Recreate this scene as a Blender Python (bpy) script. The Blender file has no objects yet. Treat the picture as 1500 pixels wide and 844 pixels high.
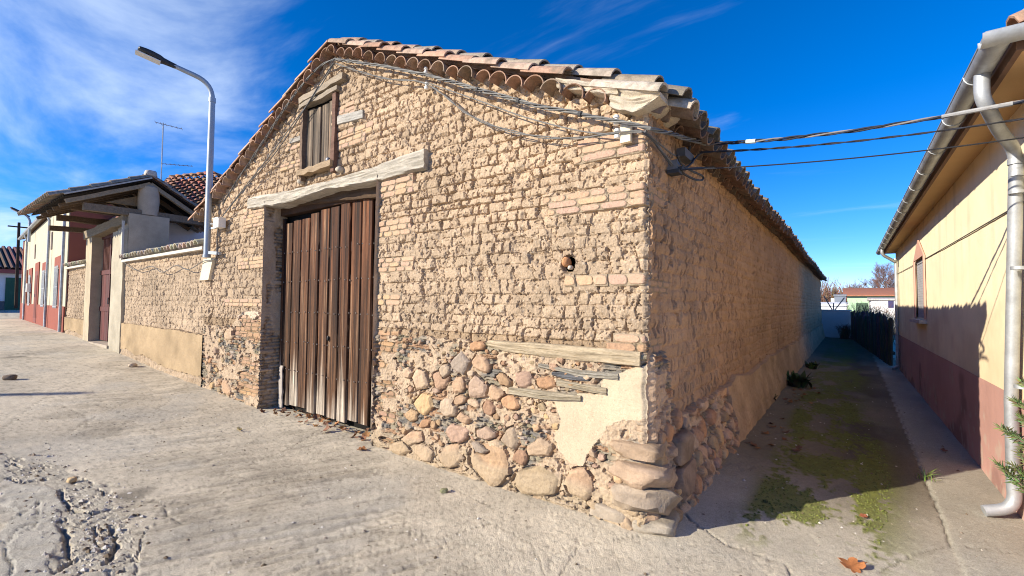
import bpy, math, random
import numpy as np
from mathutils import Vector, Matrix

SC = bpy.context.scene
COL = SC.collection
R = math.radians

# ------------------------------------------------------------------ camera
CAM_POS = Vector((0.0, 0.0, 1.6))
YAW, PITCH, ROLL = 36.5, 2.06, 0.6
FPX = 666.0
_M = Matrix.Rotation(R(YAW), 3, 'Z') @ Matrix.Rotation(R(90 + PITCH), 3, 'X') @ Matrix.Rotation(R(ROLL), 3, 'Z')
cam_data = bpy.data.cameras.new('camera')
cam_data.sensor_width = 36.0
cam_data.lens = FPX / 1500 * 36
cam_data.clip_start = 0.05
cam_data.clip_end = 3000
cam = bpy.data.objects.new('camera', cam_data)
COL.objects.link(cam)
cam.matrix_world = Matrix.Translation(CAM_POS) @ _M.to_4x4()
SC.camera = cam


def ray(u, v):
    return _M @ Vector(((u - 750) / FPX, -(v - 422) / FPX, -1.0))


def at(u, v, axis, val):
    """world point where the photograph's pixel meets the plane axis = val"""
    d = ray(u, v)
    i = 'XYZ'.index(axis)
    t = (val - CAM_POS[i]) / d[i]
    return CAM_POS + d * t


FY = 3.23      # plane of the gable front
SX = -1.17     # plane of the barn's alley side
HX = 1.05      # plane of the yellow house's alley side


# ------------------------------------------------------------------ noise
def _hash(ix, iy, seed):
    h = (ix.astype(np.int64) * 374761393 + iy.astype(np.int64) * 668265263 + seed * 1442695041) & 0xFFFFFFFF
    h = ((h ^ (h >> 13)) * 1274126177) & 0xFFFFFFFF
    h = ((h ^ (h >> 16)) * 2246822519) & 0xFFFFFFFF
    h = h ^ (h >> 15)
    return (h & 0xFFFFFF) / float(0xFFFFFF)


def vn(x, y, seed=0):
    x = np.asarray(x, dtype=np.float64); y = np.asarray(y, dtype=np.float64)
    ix = np.floor(x); iy = np.floor(y)
    fx = x - ix; fy = y - iy
    fx = fx * fx * (3 - 2 * fx); fy = fy * fy * (3 - 2 * fy)
    a = _hash(ix, iy, seed); b = _hash(ix + 1, iy, seed)
    c = _hash(ix, iy + 1, seed); d = _hash(ix + 1, iy + 1, seed)
    return (a * (1 - fx) + b * fx) * (1 - fy) + (c * (1 - fx) + d * fx) * fy


def fbm(x, y, o=4, seed=0, g=0.5):
    s = 0; a = 1; t = 0
    for k in range(o):
        s = s + a * vn(x * 2 ** k + 17.3 * k, y * 2 ** k - 9.1 * k, seed + k)
        t += a; a *= g
    return s / t


def sm(x, a, b):
    t = np.clip((x - a) / (b - a), 0, 1)
    return t * t * (3 - 2 * t)


def inpoly(px, py, poly):
    r = np.zeros(px.shape, dtype=bool)
    n = len(poly)
    for i in range(n):
        x1, y1 = poly[i]; x2, y2 = poly[(i + 1) % n]
        c = ((y1 > py) != (y2 > py)) & (px < (x2 - x1) * (py - y1) / (y2 - y1 + 1e-12) + x1)
        r ^= c
    return r


def polyline_dist(x, y, pts):
    d = np.full(x.shape, 1e9)
    for (x1, y1), (x2, y2) in zip(pts[:-1], pts[1:]):
        dx, dy = x2 - x1, y2 - y1
        t = np.clip(((x - x1) * dx + (y - y1) * dy) / (dx * dx + dy * dy + 1e-12), 0, 1)
        d = np.minimum(d, np.hypot(x - x1 - t * dx, y - y1 - t * dy))
    return d


# ------------------------------------------------------------------ objects
def tag(o, label=None, cat=None, group=None, kind=None):
    if label: o['label'] = label
    if cat: o['category'] = cat
    if group: o['group'] = group
    if kind: o['kind'] = kind
    return o


def empty(name, loc, label, cat, group=None):
    o = bpy.data.objects.new(name, None)
    o.empty_display_size = 0.2
    COL.objects.link(o)
    o.location = loc
    return tag(o, label, cat, group)


def link(name, me, parent=None):
    o = bpy.data.objects.new(name, me)
    COL.objects.link(o)
    if parent is not None:
        o.parent = parent
        p = parent; loc = Vector((0, 0, 0))
        while p is not None:
            loc += p.location; p = p.parent
        o.location = -loc          # geometry below is written in world coordinates
    return o


class MB:
    """collects shapes; build() links them as one mesh object (world coordinates)"""
    def __init__(self):
        self.v = []; self.f = []; self.m = []; self.c = []; self.s = []

    def add(self, vs, fs, col=(1, 1, 1), mi=0, smooth=False):
        n = len(self.v)
        self.v += [tuple(p) for p in vs]
        if col is not None and len(col) and not hasattr(col[0], '__len__'):
            self.c += [tuple(col[:3])] * len(vs)
        else:
            self.c += [tuple(k[:3]) for k in col]
        for f in fs:
            self.f.append(tuple(i + n for i in f)); self.m.append(mi); self.s.append(smooth)
        return self

    def box(self, a, b, col=(1, 1, 1), mi=0):
        x0, y0, z0 = a; x1, y1, z1 = b
        v = [(x0, y0, z0), (x1, y0, z0), (x1, y1, z0), (x0, y1, z0), (x0, y0, z1), (x1, y0, z1), (x1, y1, z1), (x0, y1, z1)]
        return self.add(v, [(0, 3, 2, 1), (4, 5, 6, 7), (0, 1, 5, 4), (1, 2, 6, 5), (2, 3, 7, 6), (3, 0, 4, 7)], col, mi)

    def beam(self, p, q, w, h, col=(1, 1, 1), mi=0, up=(0, 0, 1), jit=0, seg=1, rng=None):
        p = Vector(p); q = Vector(q); d = (q - p).normalized(); u = Vector(up)
        s = d.cross(u).normalized(); u = s.cross(d).normalized()
        vs = []; fs = []
        for k in range(seg + 1):
            c = p.lerp(q, k / seg)
            if jit and rng: c = c + u * rng.uniform(-jit, jit) + s * rng.uniform(-jit, jit)
            for a, b in ((-1, -1), (1, -1), (1, 1), (-1, 1)):
                j = Vector((0, 0, 0))
                if jit and rng: j = u * rng.uniform(-jit, jit) * .6 + s * rng.uniform(-jit, jit) * .6
                vs.append(c + s * a * w / 2 + u * b * h / 2 + j)
        for k in range(seg):
            o = 4 * k
            for i in range(4):
                fs.append((o + i, o + (i + 1) % 4, o + 4 + (i + 1) % 4, o + 4 + i))
        fs.append((3, 2, 1, 0)); o = 4 * seg; fs.append((o, o + 1, o + 2, o + 3))
        return self.add(vs, fs, col, mi)

    def tube(self, pts, r, n=8, col=(1, 1, 1), mi=0, cap=True):
        pts = [Vector(p) for p in pts]
        rs = r if hasattr(r, '__len__') else [r] * len(pts)
        vs = []; fs = []
        prev = None
        for i, p in enumerate(pts):
            a = pts[max(0, i - 1)]; b = pts[min(len(pts) - 1, i + 1)]
            d = (b - a).normalized()
            if prev is None:
                s = d.orthogonal().normalized()
            else:
                s = (prev - d * prev.dot(d))
                s = s.normalized() if s.length > 1e-6 else d.orthogonal().normalized()
            prev = s; t = d.cross(s)
            for k in range(n):
                g = 2 * math.pi * k / n
                vs.append(p + (s * math.cos(g) + t * math.sin(g)) * rs[i])
        for i in range(len(pts) - 1):
            for k in range(n):
                fs.append((i * n + k, i * n + (k + 1) % n, (i + 1) * n + (k + 1) % n, (i + 1) * n + k))
        if cap:
            fs.append(tuple(range(n - 1, -1, -1))); o = (len(pts) - 1) * n; fs.append(tuple(range(o, o + n)))
        return self.add(vs, fs, col, mi, True)

    def prism(self, poly, off, col=(1, 1, 1), mi=0):
        """poly: 3-D loop; off: extrusion vector"""
        n = len(poly); off = Vector(off)
        vs = [Vector(p) for p in poly] + [Vector(p) + off for p in poly]
        fs = [tuple(range(n)), tuple(range(2 * n - 1, n - 1, -1))]
        for i in range(n):
            fs.append((i, i + n, (i + 1) % n + n, (i + 1) % n))
        return self.add(vs, fs, col, mi)

    def tile(self, p, q, r0, r1, up, col=(1, 1, 1), mi=0, seg=8, th=0.014, sgn=1, arc=1.0):
        """half-pipe clay tile from p (radius r0) to q (r1); sgn 1 arches up, -1 is a channel"""
        p = Vector(p); q = Vector(q); d = (q - p).normalized(); u = Vector(up)
        s = d.cross(u).normalized(); u = s.cross(d).normalized() * sgn
        vs = []; fs = []
        for (c, r) in ((p, r0), (q, r1)):
            for rr in (r, r - th):
                for k in range(seg + 1):
                    g = math.pi * (k / seg - .5) * arc + math.pi / 2
                    vs.append(c + (s * math.cos(g) + u * (math.sin(g) * .92)) * rr)
        n = seg + 1
        for k in range(seg):
            fs.append((k, k + 1, 2 * n + k + 1, 2 * n + k))
            fs.append((n + k + 1, n + k, 3 * n + k, 3 * n + k + 1))
            fs.append((k + 1, k, n + k, n + k + 1))
            fs.append((2 * n + k, 2 * n + k + 1, 3 * n + k + 1, 3 * n + k))
        fs.append((0, 2 * n, 3 * n, n)); fs.append((n - 1, 2 * n - 1, 4 * n - 1, 3 * n - 1))
        return self.add(vs, fs, col, mi, True)

    def build(self, name, mats, parent=None, label=None):
        me = bpy.data.meshes.new(name)
        me.from_pydata(self.v, [], self.f)
        if not isinstance(mats, (list, tuple)): mats = [mats]
        for m in mats: me.materials.append(m)
        me.polygons.foreach_set('material_index', self.m)
        me.polygons.foreach_set('use_smooth', self.s)
        at_ = me.color_attributes.new('Col', 'FLOAT_COLOR', 'POINT')
        c = np.ones((len(self.v), 4), dtype=np.float32); c[:, :3] = np.array(self.c, dtype=np.float32)
        at_.data.foreach_set('color', c.ravel())
        me.update()
        try:
            me.set_sharp_from_angle(angle=R(40))
        except Exception:
            pass
        o = link(name, me, parent)
        if label: o['label'] = label
        return o


def quads_mesh(name, P, quads, rgb, mat, parent=None):
    me = bpy.data.meshes.new(name)
    nq = len(quads)
    me.vertices.add(len(P)); me.vertices.foreach_set('co', P.astype(np.float32).ravel())
    me.loops.add(nq * 4); me.loops.foreach_set('vertex_index', quads.astype(np.int32).ravel())
    me.polygons.add(nq)
    me.polygons.foreach_set('loop_start', np.arange(0, nq * 4, 4, dtype=np.int32))
    me.polygons.foreach_set('loop_total', np.full(nq, 4, dtype=np.int32))
    me.polygons.foreach_set('use_smooth', np.ones(nq, dtype=bool))
    at_ = me.color_attributes.new('Col', 'FLOAT_COLOR', 'POINT')
    c = np.ones((len(P), 4), dtype=np.float32); c[:, :3] = rgb
    at_.data.foreach_set('color', c.ravel())
    me.materials.append(mat)
    me.update(calc_edges=True); me.validate()
    return link(name, me, parent)


def grid_mesh(name, P, rgb, mat, parent=None, keep=None, flat=False):
    """P (nr, nc, 3), rgb (nr, nc, 3), keep (nr-1, nc-1) bool"""
    nr, nc = P.shape[:2]
    idx = np.arange(nr * nc).reshape(nr, nc)
    q = np.stack([idx[:-1, :-1], idx[:-1, 1:], idx[1:, 1:], idx[1:, :-1]], -1)
    q = q[keep] if keep is not None else q.reshape(-1, 4)
    used = np.unique(q)
    rem = np.full(nr * nc, -1); rem[used] = np.arange(len(used))
    o = quads_mesh(name, P.reshape(-1, 3)[used], rem[q], rgb.reshape(-1, 3)[used], mat, parent)
    if flat: o.data.polygons.foreach_set('use_smooth', np.zeros(len(q), dtype=bool))
    return o


# ------------------------------------------------------------------ materials
def new_mat(name):
    m = bpy.data.materials.new(name); m.use_nodes = True
    nt = m.node_tree
    return m, nt, nt.nodes['Principled BSDF']


def N(nt, t, **kw):
    n = nt.nodes.new(t)
    for k, v in kw.items():
        if hasattr(n, k) and k not in n.inputs: setattr(n, k, v)
        else: n.inputs[k].default_value = v
    return n


def surf(name, col=None, rough=0.9, var=0.25, scale=6.0, fine=60.0, bump=0.3, dist=0.01, blot=None, blot_amt=0.3,
         metal=0.0, spec=0.3, stretch=(1, 1, 1), fvar=0.15, spk=None):
    """procedural surface: base colour (or the mesh's Col attribute) broken up by two noises and bumped"""
    m, nt, b = new_mat(name)
    L = nt.links.new
    geo = N(nt, 'ShaderNodeTexCoord')
    mp = N(nt, 'ShaderNodeMapping'); mp.inputs['Scale'].default_value = stretch
    L(geo.outputs['Object'], mp.inputs['Vector'])
    n1 = N(nt, 'ShaderNodeTexNoise', Scale=scale, Detail=6.0, Roughness=0.6)
    n2 = N(nt, 'ShaderNodeTexNoise', Scale=fine, Detail=4.0, Roughness=0.7)
    L(mp.outputs['Vector'], n1.inputs['Vector']); L(mp.outputs['Vector'], n2.inputs['Vector'])
    base = N(nt, 'ShaderNodeRGB'); base.outputs[0].default_value = (*(col or (1, 1, 1)), 1)
    src = base.outputs[0]
    at_ = N(nt, 'ShaderNodeAttribute', attribute_name='Col')
    mx0 = N(nt, 'ShaderNodeMix', data_type='RGBA', blend_type='MULTIPLY'); mx0.inputs[0].default_value = 1
    L(src, mx0.inputs[6]); L(at_.outputs['Color'], mx0.inputs[7]); src = mx0.outputs[2]
    if blot is not None:
        n3 = N(nt, 'ShaderNodeTexNoise', Scale=scale * 0.35, Detail=5.0, Roughness=0.65)
        L(mp.outputs['Vector'], n3.inputs['Vector'])
        rp = N(nt, 'ShaderNodeMapRange'); rp.inputs[1].default_value = 0.5; rp.inputs[2].default_value = 0.7
        rp.inputs[3].default_value = 0; rp.inputs[4].default_value = blot_amt
        L(n3.outputs['Fac'], rp.inputs[0])
        mb = N(nt, 'ShaderNodeMix', data_type='RGBA'); L(rp.outputs[0], mb.inputs[0]); L(src, mb.inputs[6])
        mb.inputs[7].default_value = (*blot, 1); src = mb.outputs[2]
    for nn, vv in ((n1, var), (n2, fvar)):
        mr = N(nt, 'ShaderNodeMapRange'); mr.inputs[1].default_value = 0.25; mr.inputs[2].default_value = 0.75
        mr.inputs[3].default_value = 1 - vv; mr.inputs[4].default_value = 1 + vv
        L(nn.outputs['Fac'], mr.inputs[0])
        mm = N(nt, 'ShaderNodeMix', data_type='RGBA', blend_type='MULTIPLY'); mm.inputs[0].default_value = 1
        L(src, mm.inputs[6]); L(mr.outputs[0], mm.inputs[7]); src = mm.outputs[2]
    if spk:
        for sc_, lo_, hi_, mul in spk:
            n4 = N(nt, 'ShaderNodeTexNoise', Scale=sc_, Detail=3.0, Roughness=0.6); L(mp.outputs['Vector'], n4.inputs['Vector'])
            mr = N(nt, 'ShaderNodeMapRange'); mr.inputs[1].default_value = lo_; mr.inputs[2].default_value = hi_; mr.inputs[3].default_value = 1; mr.inputs[4].default_value = mul
            L(n4.outputs['Fac'], mr.inputs[0])
            mm = N(nt, 'ShaderNodeMix', data_type='RGBA', blend_type='MULTIPLY'); mm.inputs[0].default_value = 1
            L(src, mm.inputs[6]); L(mr.outputs[0], mm.inputs[7]); src = mm.outputs[2]
    L(src, b.inputs['Base Color'])
    b.inputs['Roughness'].default_value = rough
    b.inputs['Metallic'].default_value = metal
    b.inputs['Specular IOR Level'].default_value = spec
    if bump:
        ad = N(nt, 'ShaderNodeMath', operation='ADD'); L(n1.outputs['Fac'], ad.inputs[0]); L(n2.outputs['Fac'], ad.inputs[1])
        bp = N(nt, 'ShaderNodeBump', Strength=bump, Distance=dist)
        L(ad.outputs[0], bp.inputs['Height']); L(bp.outputs[0], b.inputs['Normal'])
    return m


M = {}
M['adobe'] = surf('adobe_masonry', rough=0.97, var=0.10, scale=40, fine=150, bump=0.7, dist=0.005, spec=0.1, fvar=0.25, spk=[(70, .60, .68, .72), (95, .62, .70, 1.22)])
M['street'] = surf('worn_concrete', rough=0.95, var=0.12, scale=30, fine=120, bump=0.8, dist=0.006, spec=0.12, fvar=0.32, spk=[(60, .60, .68, .70), (85, .61, .69, 1.2), (16, .62, .70, .86)])
M['tile'] = surf('clay_tile', rough=0.92, var=0.36, scale=16, fine=90, bump=0.5, dist=0.006, spec=0.15, fvar=.22, blot=(.17, .155, .115), blot_amt=.75)
M['stone'] = surf('field_stone', rough=0.93, var=0.25, scale=9, fine=70, bump=0.7, dist=0.012, spec=0.15)
M['plaster'] = surf('rough_plaster', rough=0.95, var=0.16, scale=4, fine=80, bump=0.4, dist=0.006, spec=0.15)
M['paint_wall'] = surf('painted_render', rough=0.9, var=0.07, scale=2.2, fine=160, bump=0.35, dist=0.003, spec=0.2, fvar=0.06)
M['wood_grey'] = surf('weathered_wood', rough=0.9, var=0.3, scale=5, fine=36, bump=0.8, dist=0.01, spec=0.15, stretch=(1, 6, 6), fvar=.35)
M['wood_v'] = surf('old_board', rough=0.75, var=0.4, scale=7, fine=40, bump=0.8, dist=0.008, spec=0.25, stretch=(3, 3, .22), fvar=.45)
M['beam'] = surf('dark_timber', col=(.075, .05, .032), rough=0.9, var=0.35, scale=4, fine=40, bump=0.6, dist=0.01)
M['zinc'] = surf('galvanised_steel', col=(.40, .42, .44), rough=0.58, blot=(.25, .25, .25), blot_amt=.5, var=0.25, scale=7, fine=60, bump=0.1, dist=0.002, metal=.55, spec=.5, fvar=.1)
M['pole'] = surf('grey_pole_paint', col=(.34, .38, .42), rough=0.45, var=0.1, scale=5, fine=60, bump=0.05, dist=0.002, metal=.3)
M['dark'] = surf('dark_metal', col=(.03, .033, .037), rough=0.5, var=0.15, scale=8, fine=60, bump=0.05, dist=0.002)
M['cable'] = surf('cable_sheath', rough=0.6, var=0.2, scale=20, fine=120, bump=0.1, dist=0.002)
M['white'] = surf('white_ceramic', col=(.75, .74, .70), rough=0.5, var=0.08, scale=20, fine=90, bump=0.05, dist=0.002)
M['leaf'] = surf('dry_leaf', rough=0.8, var=0.35, scale=30, fine=120, bump=0.5, dist=0.004)
M['green'] = surf('green_leaf', rough=0.6, var=0.3, scale=20, fine=90, bump=0.1, dist=0.002)
M['bark'] = surf('bark', col=(.16, .12, .10), rough=0.95, var=0.3, scale=6, fine=30, bump=0.5, dist=0.01)
M['door_red'] = surf('old_red_paint', col=(.085, .025, .022), rough=0.7, var=0.35, scale=5, fine=50, bump=0.3, dist=0.004, stretch=(2, 2, .4))
M['glass'] = surf('window_glass', col=(.04, .045, .05), rough=0.12, var=0.05, scale=3, fine=30, bump=0, spec=.6)
M['plain'] = surf('plain_paint', rough=0.8, var=0.12, scale=3, fine=60, bump=0.15, dist=0.003)
M['lens'] = surf('lamp_lens', col=(.7, .72, .72), rough=0.3, var=0.03, scale=8, fine=30, bump=0)

# ------------------------------------------------------------------ ground height
def gz(x, y):
    return np.interp(x, [-60, -48, -37, -20, -15, -11.5, -8, -6.5, 0], [1.0, .85, .53, .55, .40, .21, .07, .02, 0.0])


def gzs(x, y):
    return float(gz(np.array(x), np.array(y)))


# ------------------------------------------------------------------ masonry fields
def courses(S, Z, z0, z1, hfun, wmin, wmax, seed, wob=0.012, fine=0.006):
    """adobe or brick coursing: distance to the block's edge and four random numbers per block"""
    rng = np.random.RandomState(seed)
    Zw = Z + wob * 2 * (fbm(S * 1.1, Z * .7, 2, seed) - .5) + fine * 2 * (fbm(S * 28, Z * 28, 3, seed + 5) - .5)
    Sw = S + 2.2 * fine * 2 * (fbm(S * 22 + 7, Z * 22, 3, seed + 9) - .5)
    b = [z0]
    while b[-1] < z1: b.append(b[-1] + hfun(rng, b[-1]))
    b = np.array(b)
    ci = np.clip(np.searchsorted(b, Zw) - 1, 0, len(b) - 2)
    dz = np.minimum(Zw - b[ci], b[ci + 1] - Zw)
    top = (Zw - b[ci]) / (b[ci + 1] - b[ci])
    ds = np.zeros_like(S); bi = np.zeros(S.shape, dtype=np.int64)
    s0, s1 = S.min() - 1, S.max() + 1
    for c in range(len(b) - 1):
        m = ci == c
        if not m.any(): continue
        n = int((s1 - s0) / wmin) + 4
        w = np.where(rng.rand(n) < .45, rng.uniform(wmin, wmin * 1.35, n), rng.uniform(wmin * 1.3, wmax, n))
        j = s0 + rng.uniform(0, wmax) - wmax + np.cumsum(w)
        q = Sw[m] + (rng.rand() - .5) * .05 * (Zw[m] - b[c]) / .1
        k = np.clip(np.searchsorted(j, q) - 1, 0, n - 2)
        ds[m] = np.minimum(q - j[k], j[k + 1] - q); bi[m] = k
    ds = np.maximum(ds, -.01)
    d = -np.log(np.exp(-70 * np.clip(dz, -.02, .2)) + np.exp(-70 * np.clip(ds, -.02, .2))) / 70
    r = [_hash(bi, ci, seed + 31 * k) for k in range(5)]
    return d, ds, dz, top, r


def px_rect(u0, v0, u1, v1):
    a = at(u0, (v0 + v1) / 2 - (0), 'Y', FY); b = at(u1, (v0 + v1) / 2, 'Y', FY)
    c0 = at((u0 + u1) / 2, v0, 'Y', FY).z; c1 = at((u0 + u1) / 2, v1, 'Y', FY).z
    return (SX - b.x, SX - a.x, c1, c0)


BRICK_PX = [(800, 278, 945, 309), (832, 402, 945, 418), (893, 489, 945, 515), (843, 196, 945, 231), (852, 172, 893, 196),
            (553, 254, 606, 287), (553, 322, 602, 346), (553, 377, 606, 398), (553, 431, 590, 447),
            (358, 306, 402, 331), (350, 376, 402, 393), (327, 438, 402, 449), (345, 480, 402, 494),
            (494, 152, 520, 172), (494, 186, 546, 202), (494, 200, 536, 214), (418, 206, 446, 218), (412, 236, 446, 246)]
BRICKS = [px_rect(*q) for q in BRICK_PX]
BRICKS.append((5.74, 6.55, 0.0, 1.45)); BRICKS.append((2.72, 3.2, 0.0, 1.3))

STONES_PX = [(619, 556, 13, 14, 'pc'), (649, 556, 10, 14, 'pb'), (675, 564, 11, 12, 'pt'), (626, 592, 13, 14, 'yo'), (606, 608, 9, 9, 'oc'),
             (660, 597, 14, 14, 'gt'), (677, 586, 10, 7, 'pt'), (678, 533, 14, 14, 'gr'), (709, 533, 14, 12, 'pt'), (703, 506, 12, 8, 'or'),
             (702, 567, 14, 16, 'gp'), (742, 557, 12, 8, 'bo'), (729, 576, 12, 11, 'pt'), (752, 590, 13, 10, 'or'), (720, 598, 10, 11, 'rb'),
             (683, 611, 10, 8, 'pt'), (674, 634, 18, 14, 'mv'), (715, 634, 15, 9, 'gp'), (628, 660, 15, 12, 'pt'), (668, 667, 16, 17, 'pt'),
             (722, 675, 31, 24, 'to'), (626, 619, 9, 6, 'or'), (601, 545, 7, 8, 'pc'), (655, 541, 8, 9, 'gt'), (696, 590, 9, 6, 'pc'),
             (770, 555, 13, 14, 'mv'), (802, 559, 15, 9, 'or'), (794, 655, 20, 13, 'pc'), (765, 668, 12, 12, 'rb'), (750, 641, 12, 14, 'gt'),
             (790, 703, 36, 19, 'gb'), (854, 706, 21, 22, 'pt'), (610, 640, 13, 10, 'pt'), (590, 655, 14, 10, 'oc'), (705, 655, 12, 6, 'gr'),
             (338, 489, 8, 9, 'pc'), (330, 462, 6, 6, 'rb'), (335, 568, 9, 9, 'pt')]
PAL = {'pc': (.58, .45, .32), 'pb': (.40, .25, .17), 'pt': (.50, .34, .22), 'yo': (.60, .43, .20), 'oc': (.52, .36, .19), 'gt': (.42, .36, .28),
       'gr': (.27, .27, .26), 'or': (.50, .26, .12), 'gp': (.42, .32, .26), 'bo': (.38, .24, .12), 'rb': (.34, .18, .11), 'mv': (.36, .24, .20),
       'to': (.56, .38, .22), 'gb': (.33, .28, .16)}


def rubble(S, Z, seed, stones, fill, zmax):
    """slate layers and mortar with rounded field stones set in; returns depth and colour"""
    d, ds, dz, top, r = courses(S, Z, -.6, zmax + .3, lambda g, z: g.uniform(.016, .05), .07, .32, seed, .03, .008)
    mort = sm(fbm(S * 4.2, Z * 4.2, 4, seed + 3), .39, .53)
    D = .018 * sm(d, 0, .009) + .02 * (r[0] - .5)
    D = D * (1 - mort) + (.014 + .02 * (fbm(S * 14, Z * 14, 4, seed + 4) - .4) + .014 * (fbm(S * 50, Z * 50, 2, seed + 11) - .5)) * mort
    D -= .025 * sm(fbm(S * 13 + 4, Z * 20, 3, seed + 12), .60, .68)
    slate = np.stack([.36 + .14 * (r[1] - .5), .32 + .11 * (r[1] - .5), .255 + .12 * (r[1] - .5) + .04 * (r[2] - .5)], -1)
    slate = np.where((r[3] > .8)[..., None], np.array([.23, .22, .205]), slate)
    slate = np.where((r[3] < .22)[..., None], np.array([.44, .29, .19]), slate)
    mc = np.array([.53, .42, .31]) * (.85 + .4 * fbm(S * 9, Z * 9, 3, seed + 6))[..., None]
    C = slate * (1 - mort)[..., None] + mc * mort[..., None]
    rng = np.random.RandomState(seed + 77)
    allst = list(stones); pts = [(a, b, max(c, e)) for a, b, c, e, _ in allst]
    ks = list(PAL)
    for (x0, x1, z0, z1, n, rmin, rmax) in fill:
        for _ in range(n):
            a, b = rng.uniform(x0, x1), rng.uniform(z0, z1); q = rng.uniform(rmin, rmax)
            if all((a - p[0]) ** 2 + (b - p[1]) ** 2 > (.85 * (q + p[2])) ** 2 for p in pts):
                pts.append((a, b, q)); allst.append((a, b, q * rng.uniform(.85, 1.25), q * rng.uniform(.6, 1.0), ks[rng.randint(len(ks))]))
    wx = .016 * 2 * (fbm(S * 9, Z * 9, 3, seed + 8) - .5); wz = .016 * 2 * (fbm(S * 9 + 50, Z * 9, 3, seed + 9) - .5)
    for k, (a, b, ra, rb, key) in enumerate(allst):
        m = (np.abs(S - a) < ra * 1.5 + .03) & (np.abs(Z - b) < rb * 1.5 + .03)
        if not m.any(): continue
        rot = rng.uniform(-.4, .4)
        x = (S[m] + wx[m] - a); z = (Z[m] + wz[m] - b)
        x, z = x * math.cos(rot) + z * math.sin(rot), -x * math.sin(rot) + z * math.cos(rot)
        nf = rng.randint(5, 9)
        an = (np.arange(nf) + rng.uniform(-.3, .3, nf)) * 2 * math.pi / nf + rng.uniform(0, 6)
        rd_ = rng.uniform(.84, 1.06, nf)
        xa, za = x / ra, z / rb
        q = np.max(np.stack([(xa * math.cos(t) + za * math.sin(t)) / w_ for t, w_ in zip(an, rd_)]), 0)
        q = .82 * q + .18 * np.hypot(xa, za)
        hgt = min(.034, .2 * (ra + rb) + .006) * rng.uniform(.65, 1.1)
        ca_ = rng.uniform(0, 6.28); fc = xa * math.cos(ca_) + za * math.sin(ca_)
        h = hgt * np.clip((1 - q) / .30, 0, 1) ** .6 - .022 * np.clip(fc - rng.uniform(0, .5), 0, 1) * rng.uniform(0, 1) + .012 * (fbm(x * 30 + k, z * 30, 3, k) - .5) + .10 * x * rng.uniform(-.6, .6) + .012
        mr_ = .10 * (fbm(S[m] * 16, Z[m] * 16, 3, k + 1) - .35)
        ins = q < .98 - np.maximum(mr_, 0) * 1.6
        dm = D[m]; cm = C[m]
        gap = (~ins) & (q < 1.12) & (fbm(S[m] * 9 + k, Z[m] * 9, 2, k + 2) > .50)
        dm = np.where(gap, np.minimum(dm, -.02), dm)
        base = (np.array(PAL[key]) * .58 + np.array([.58, .43, .32]) * .42) * rng.uniform(.85, 1.1)
        vein = fbm(x * 30 + 3 * z * 30 + k, z * 22, 3, k + 4)
        cc = base * (.74 + .36 * fbm(x * 14 + k, z * 14, 4, k + 3) + .22 * vein)[..., None]
        dm = np.where(ins, np.maximum(h, .002), dm); cm = np.where(ins[..., None], cc, cm)
        D[m] = dm; C[m] = cm
    return D, C


def adobe(S, Z, seed, split, relief=1.0, h_up=.090, h_lo=.112, wmin=.085, wmax=.24, open_=.5):
    d, ds, dz, top, r = courses(S, Z, -.5, 5.4, lambda g, z: (h_up if z > split else h_lo) * g.uniform(.75, 1.28), wmin, wmax, seed, .016, .008)
    up = sm(Z + .16 * (fbm(S * 1.3, Z * 1.3, 3, seed + 50) - .5), split - .08, split + .08)
    area = .45 + .75 * sm(fbm(S * .9 + 3, Z * 1.1, 3, seed + 70), .3, .62)
    amp = (.013 + .006 * up) * relief * area
    oph = sm(fbm(S * 5, Z * 9, 3, seed + 51), .58 - open_ * .4, .80 - open_ * .4)
    opv = sm(r[3], .75 - open_ * 1.3, 1.0 - open_ * 1.3)
    jh = .001 + .006 * fbm(S * 12, Z * 12, 2, seed + 60)
    jv = .001 + .013 * r[4] * fbm(S * 9, Z * 16, 2, seed + 63)
    D = -amp * (.35 + .65 * oph) * (1 - sm(dz, jh * .6, jh + .0055))
    D = np.minimum(D, -amp * (.25 + 2.5 * opv * r[0]) * (1 - sm(ds, jv * .7, jv + .005)))
    D -= .003 * relief * (1 - sm(d, 0, .02))
    chip = sm(fbm(S * 19, Z * 19, 3, seed + 61), .54, .62) * (1 - sm(d, .010, .034))
    D -= .016 * relief * chip
    D += relief * (.022 * (r[0] - .5) + (.016 + .008 * up) * (r[1] - .5) * (top - .5) - .004 * up * (top - .5))
    D += .008 * (fbm(S * 10, Z * 10, 3, seed + 52) - .5) + .008 * (fbm(S * 34, Z * 34, 3, seed + 53) - .5) + .006 * (fbm(S * 95, Z * 95, 2, seed + 58) - .5)
    D += .05 * (fbm(S * .9, Z * .9, 3, seed + 54) - .5)
    pit = fbm(S * 26, Z * 26, 3, seed + 55)
    D -= .014 * sm(pit, .66, .74)
    lost = r[4] > .975
    D = np.where(lost, D - .024 * sm(d, 0, .02) + .02 * (fbm(S * 30, Z * 30, 3, seed + 64) - .5), D)
    c1 = np.array([.45, .333, .222]); c2 = np.array([.435, .327, .222])
    C = c1 * up[..., None] + c2 * (1 - up)[..., None]
    C = C * (.93 + .16 * (r[2] - .3))[..., None] * (.74 + .52 * fbm(S * 1.3, Z * 1.6, 5, seed + 56))[..., None] * (.88 + .24 * fbm(S * 14, Z * 14, 4, seed + 59))[..., None]
    st = sm(fbm(S * 60, Z * 60, 2, seed + 57), .76, .84)        # straw and grit in the mud
    C = C * (1 - st * .45)[..., None] + np.array([.66, .58, .45]) * (st * .45)[..., None]
    dk = sm(fbm(S * 48, Z * 48, 3, seed + 62), .62, .72)
    C = C * (1 - .22 * dk)[..., None]
    return D, C


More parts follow.
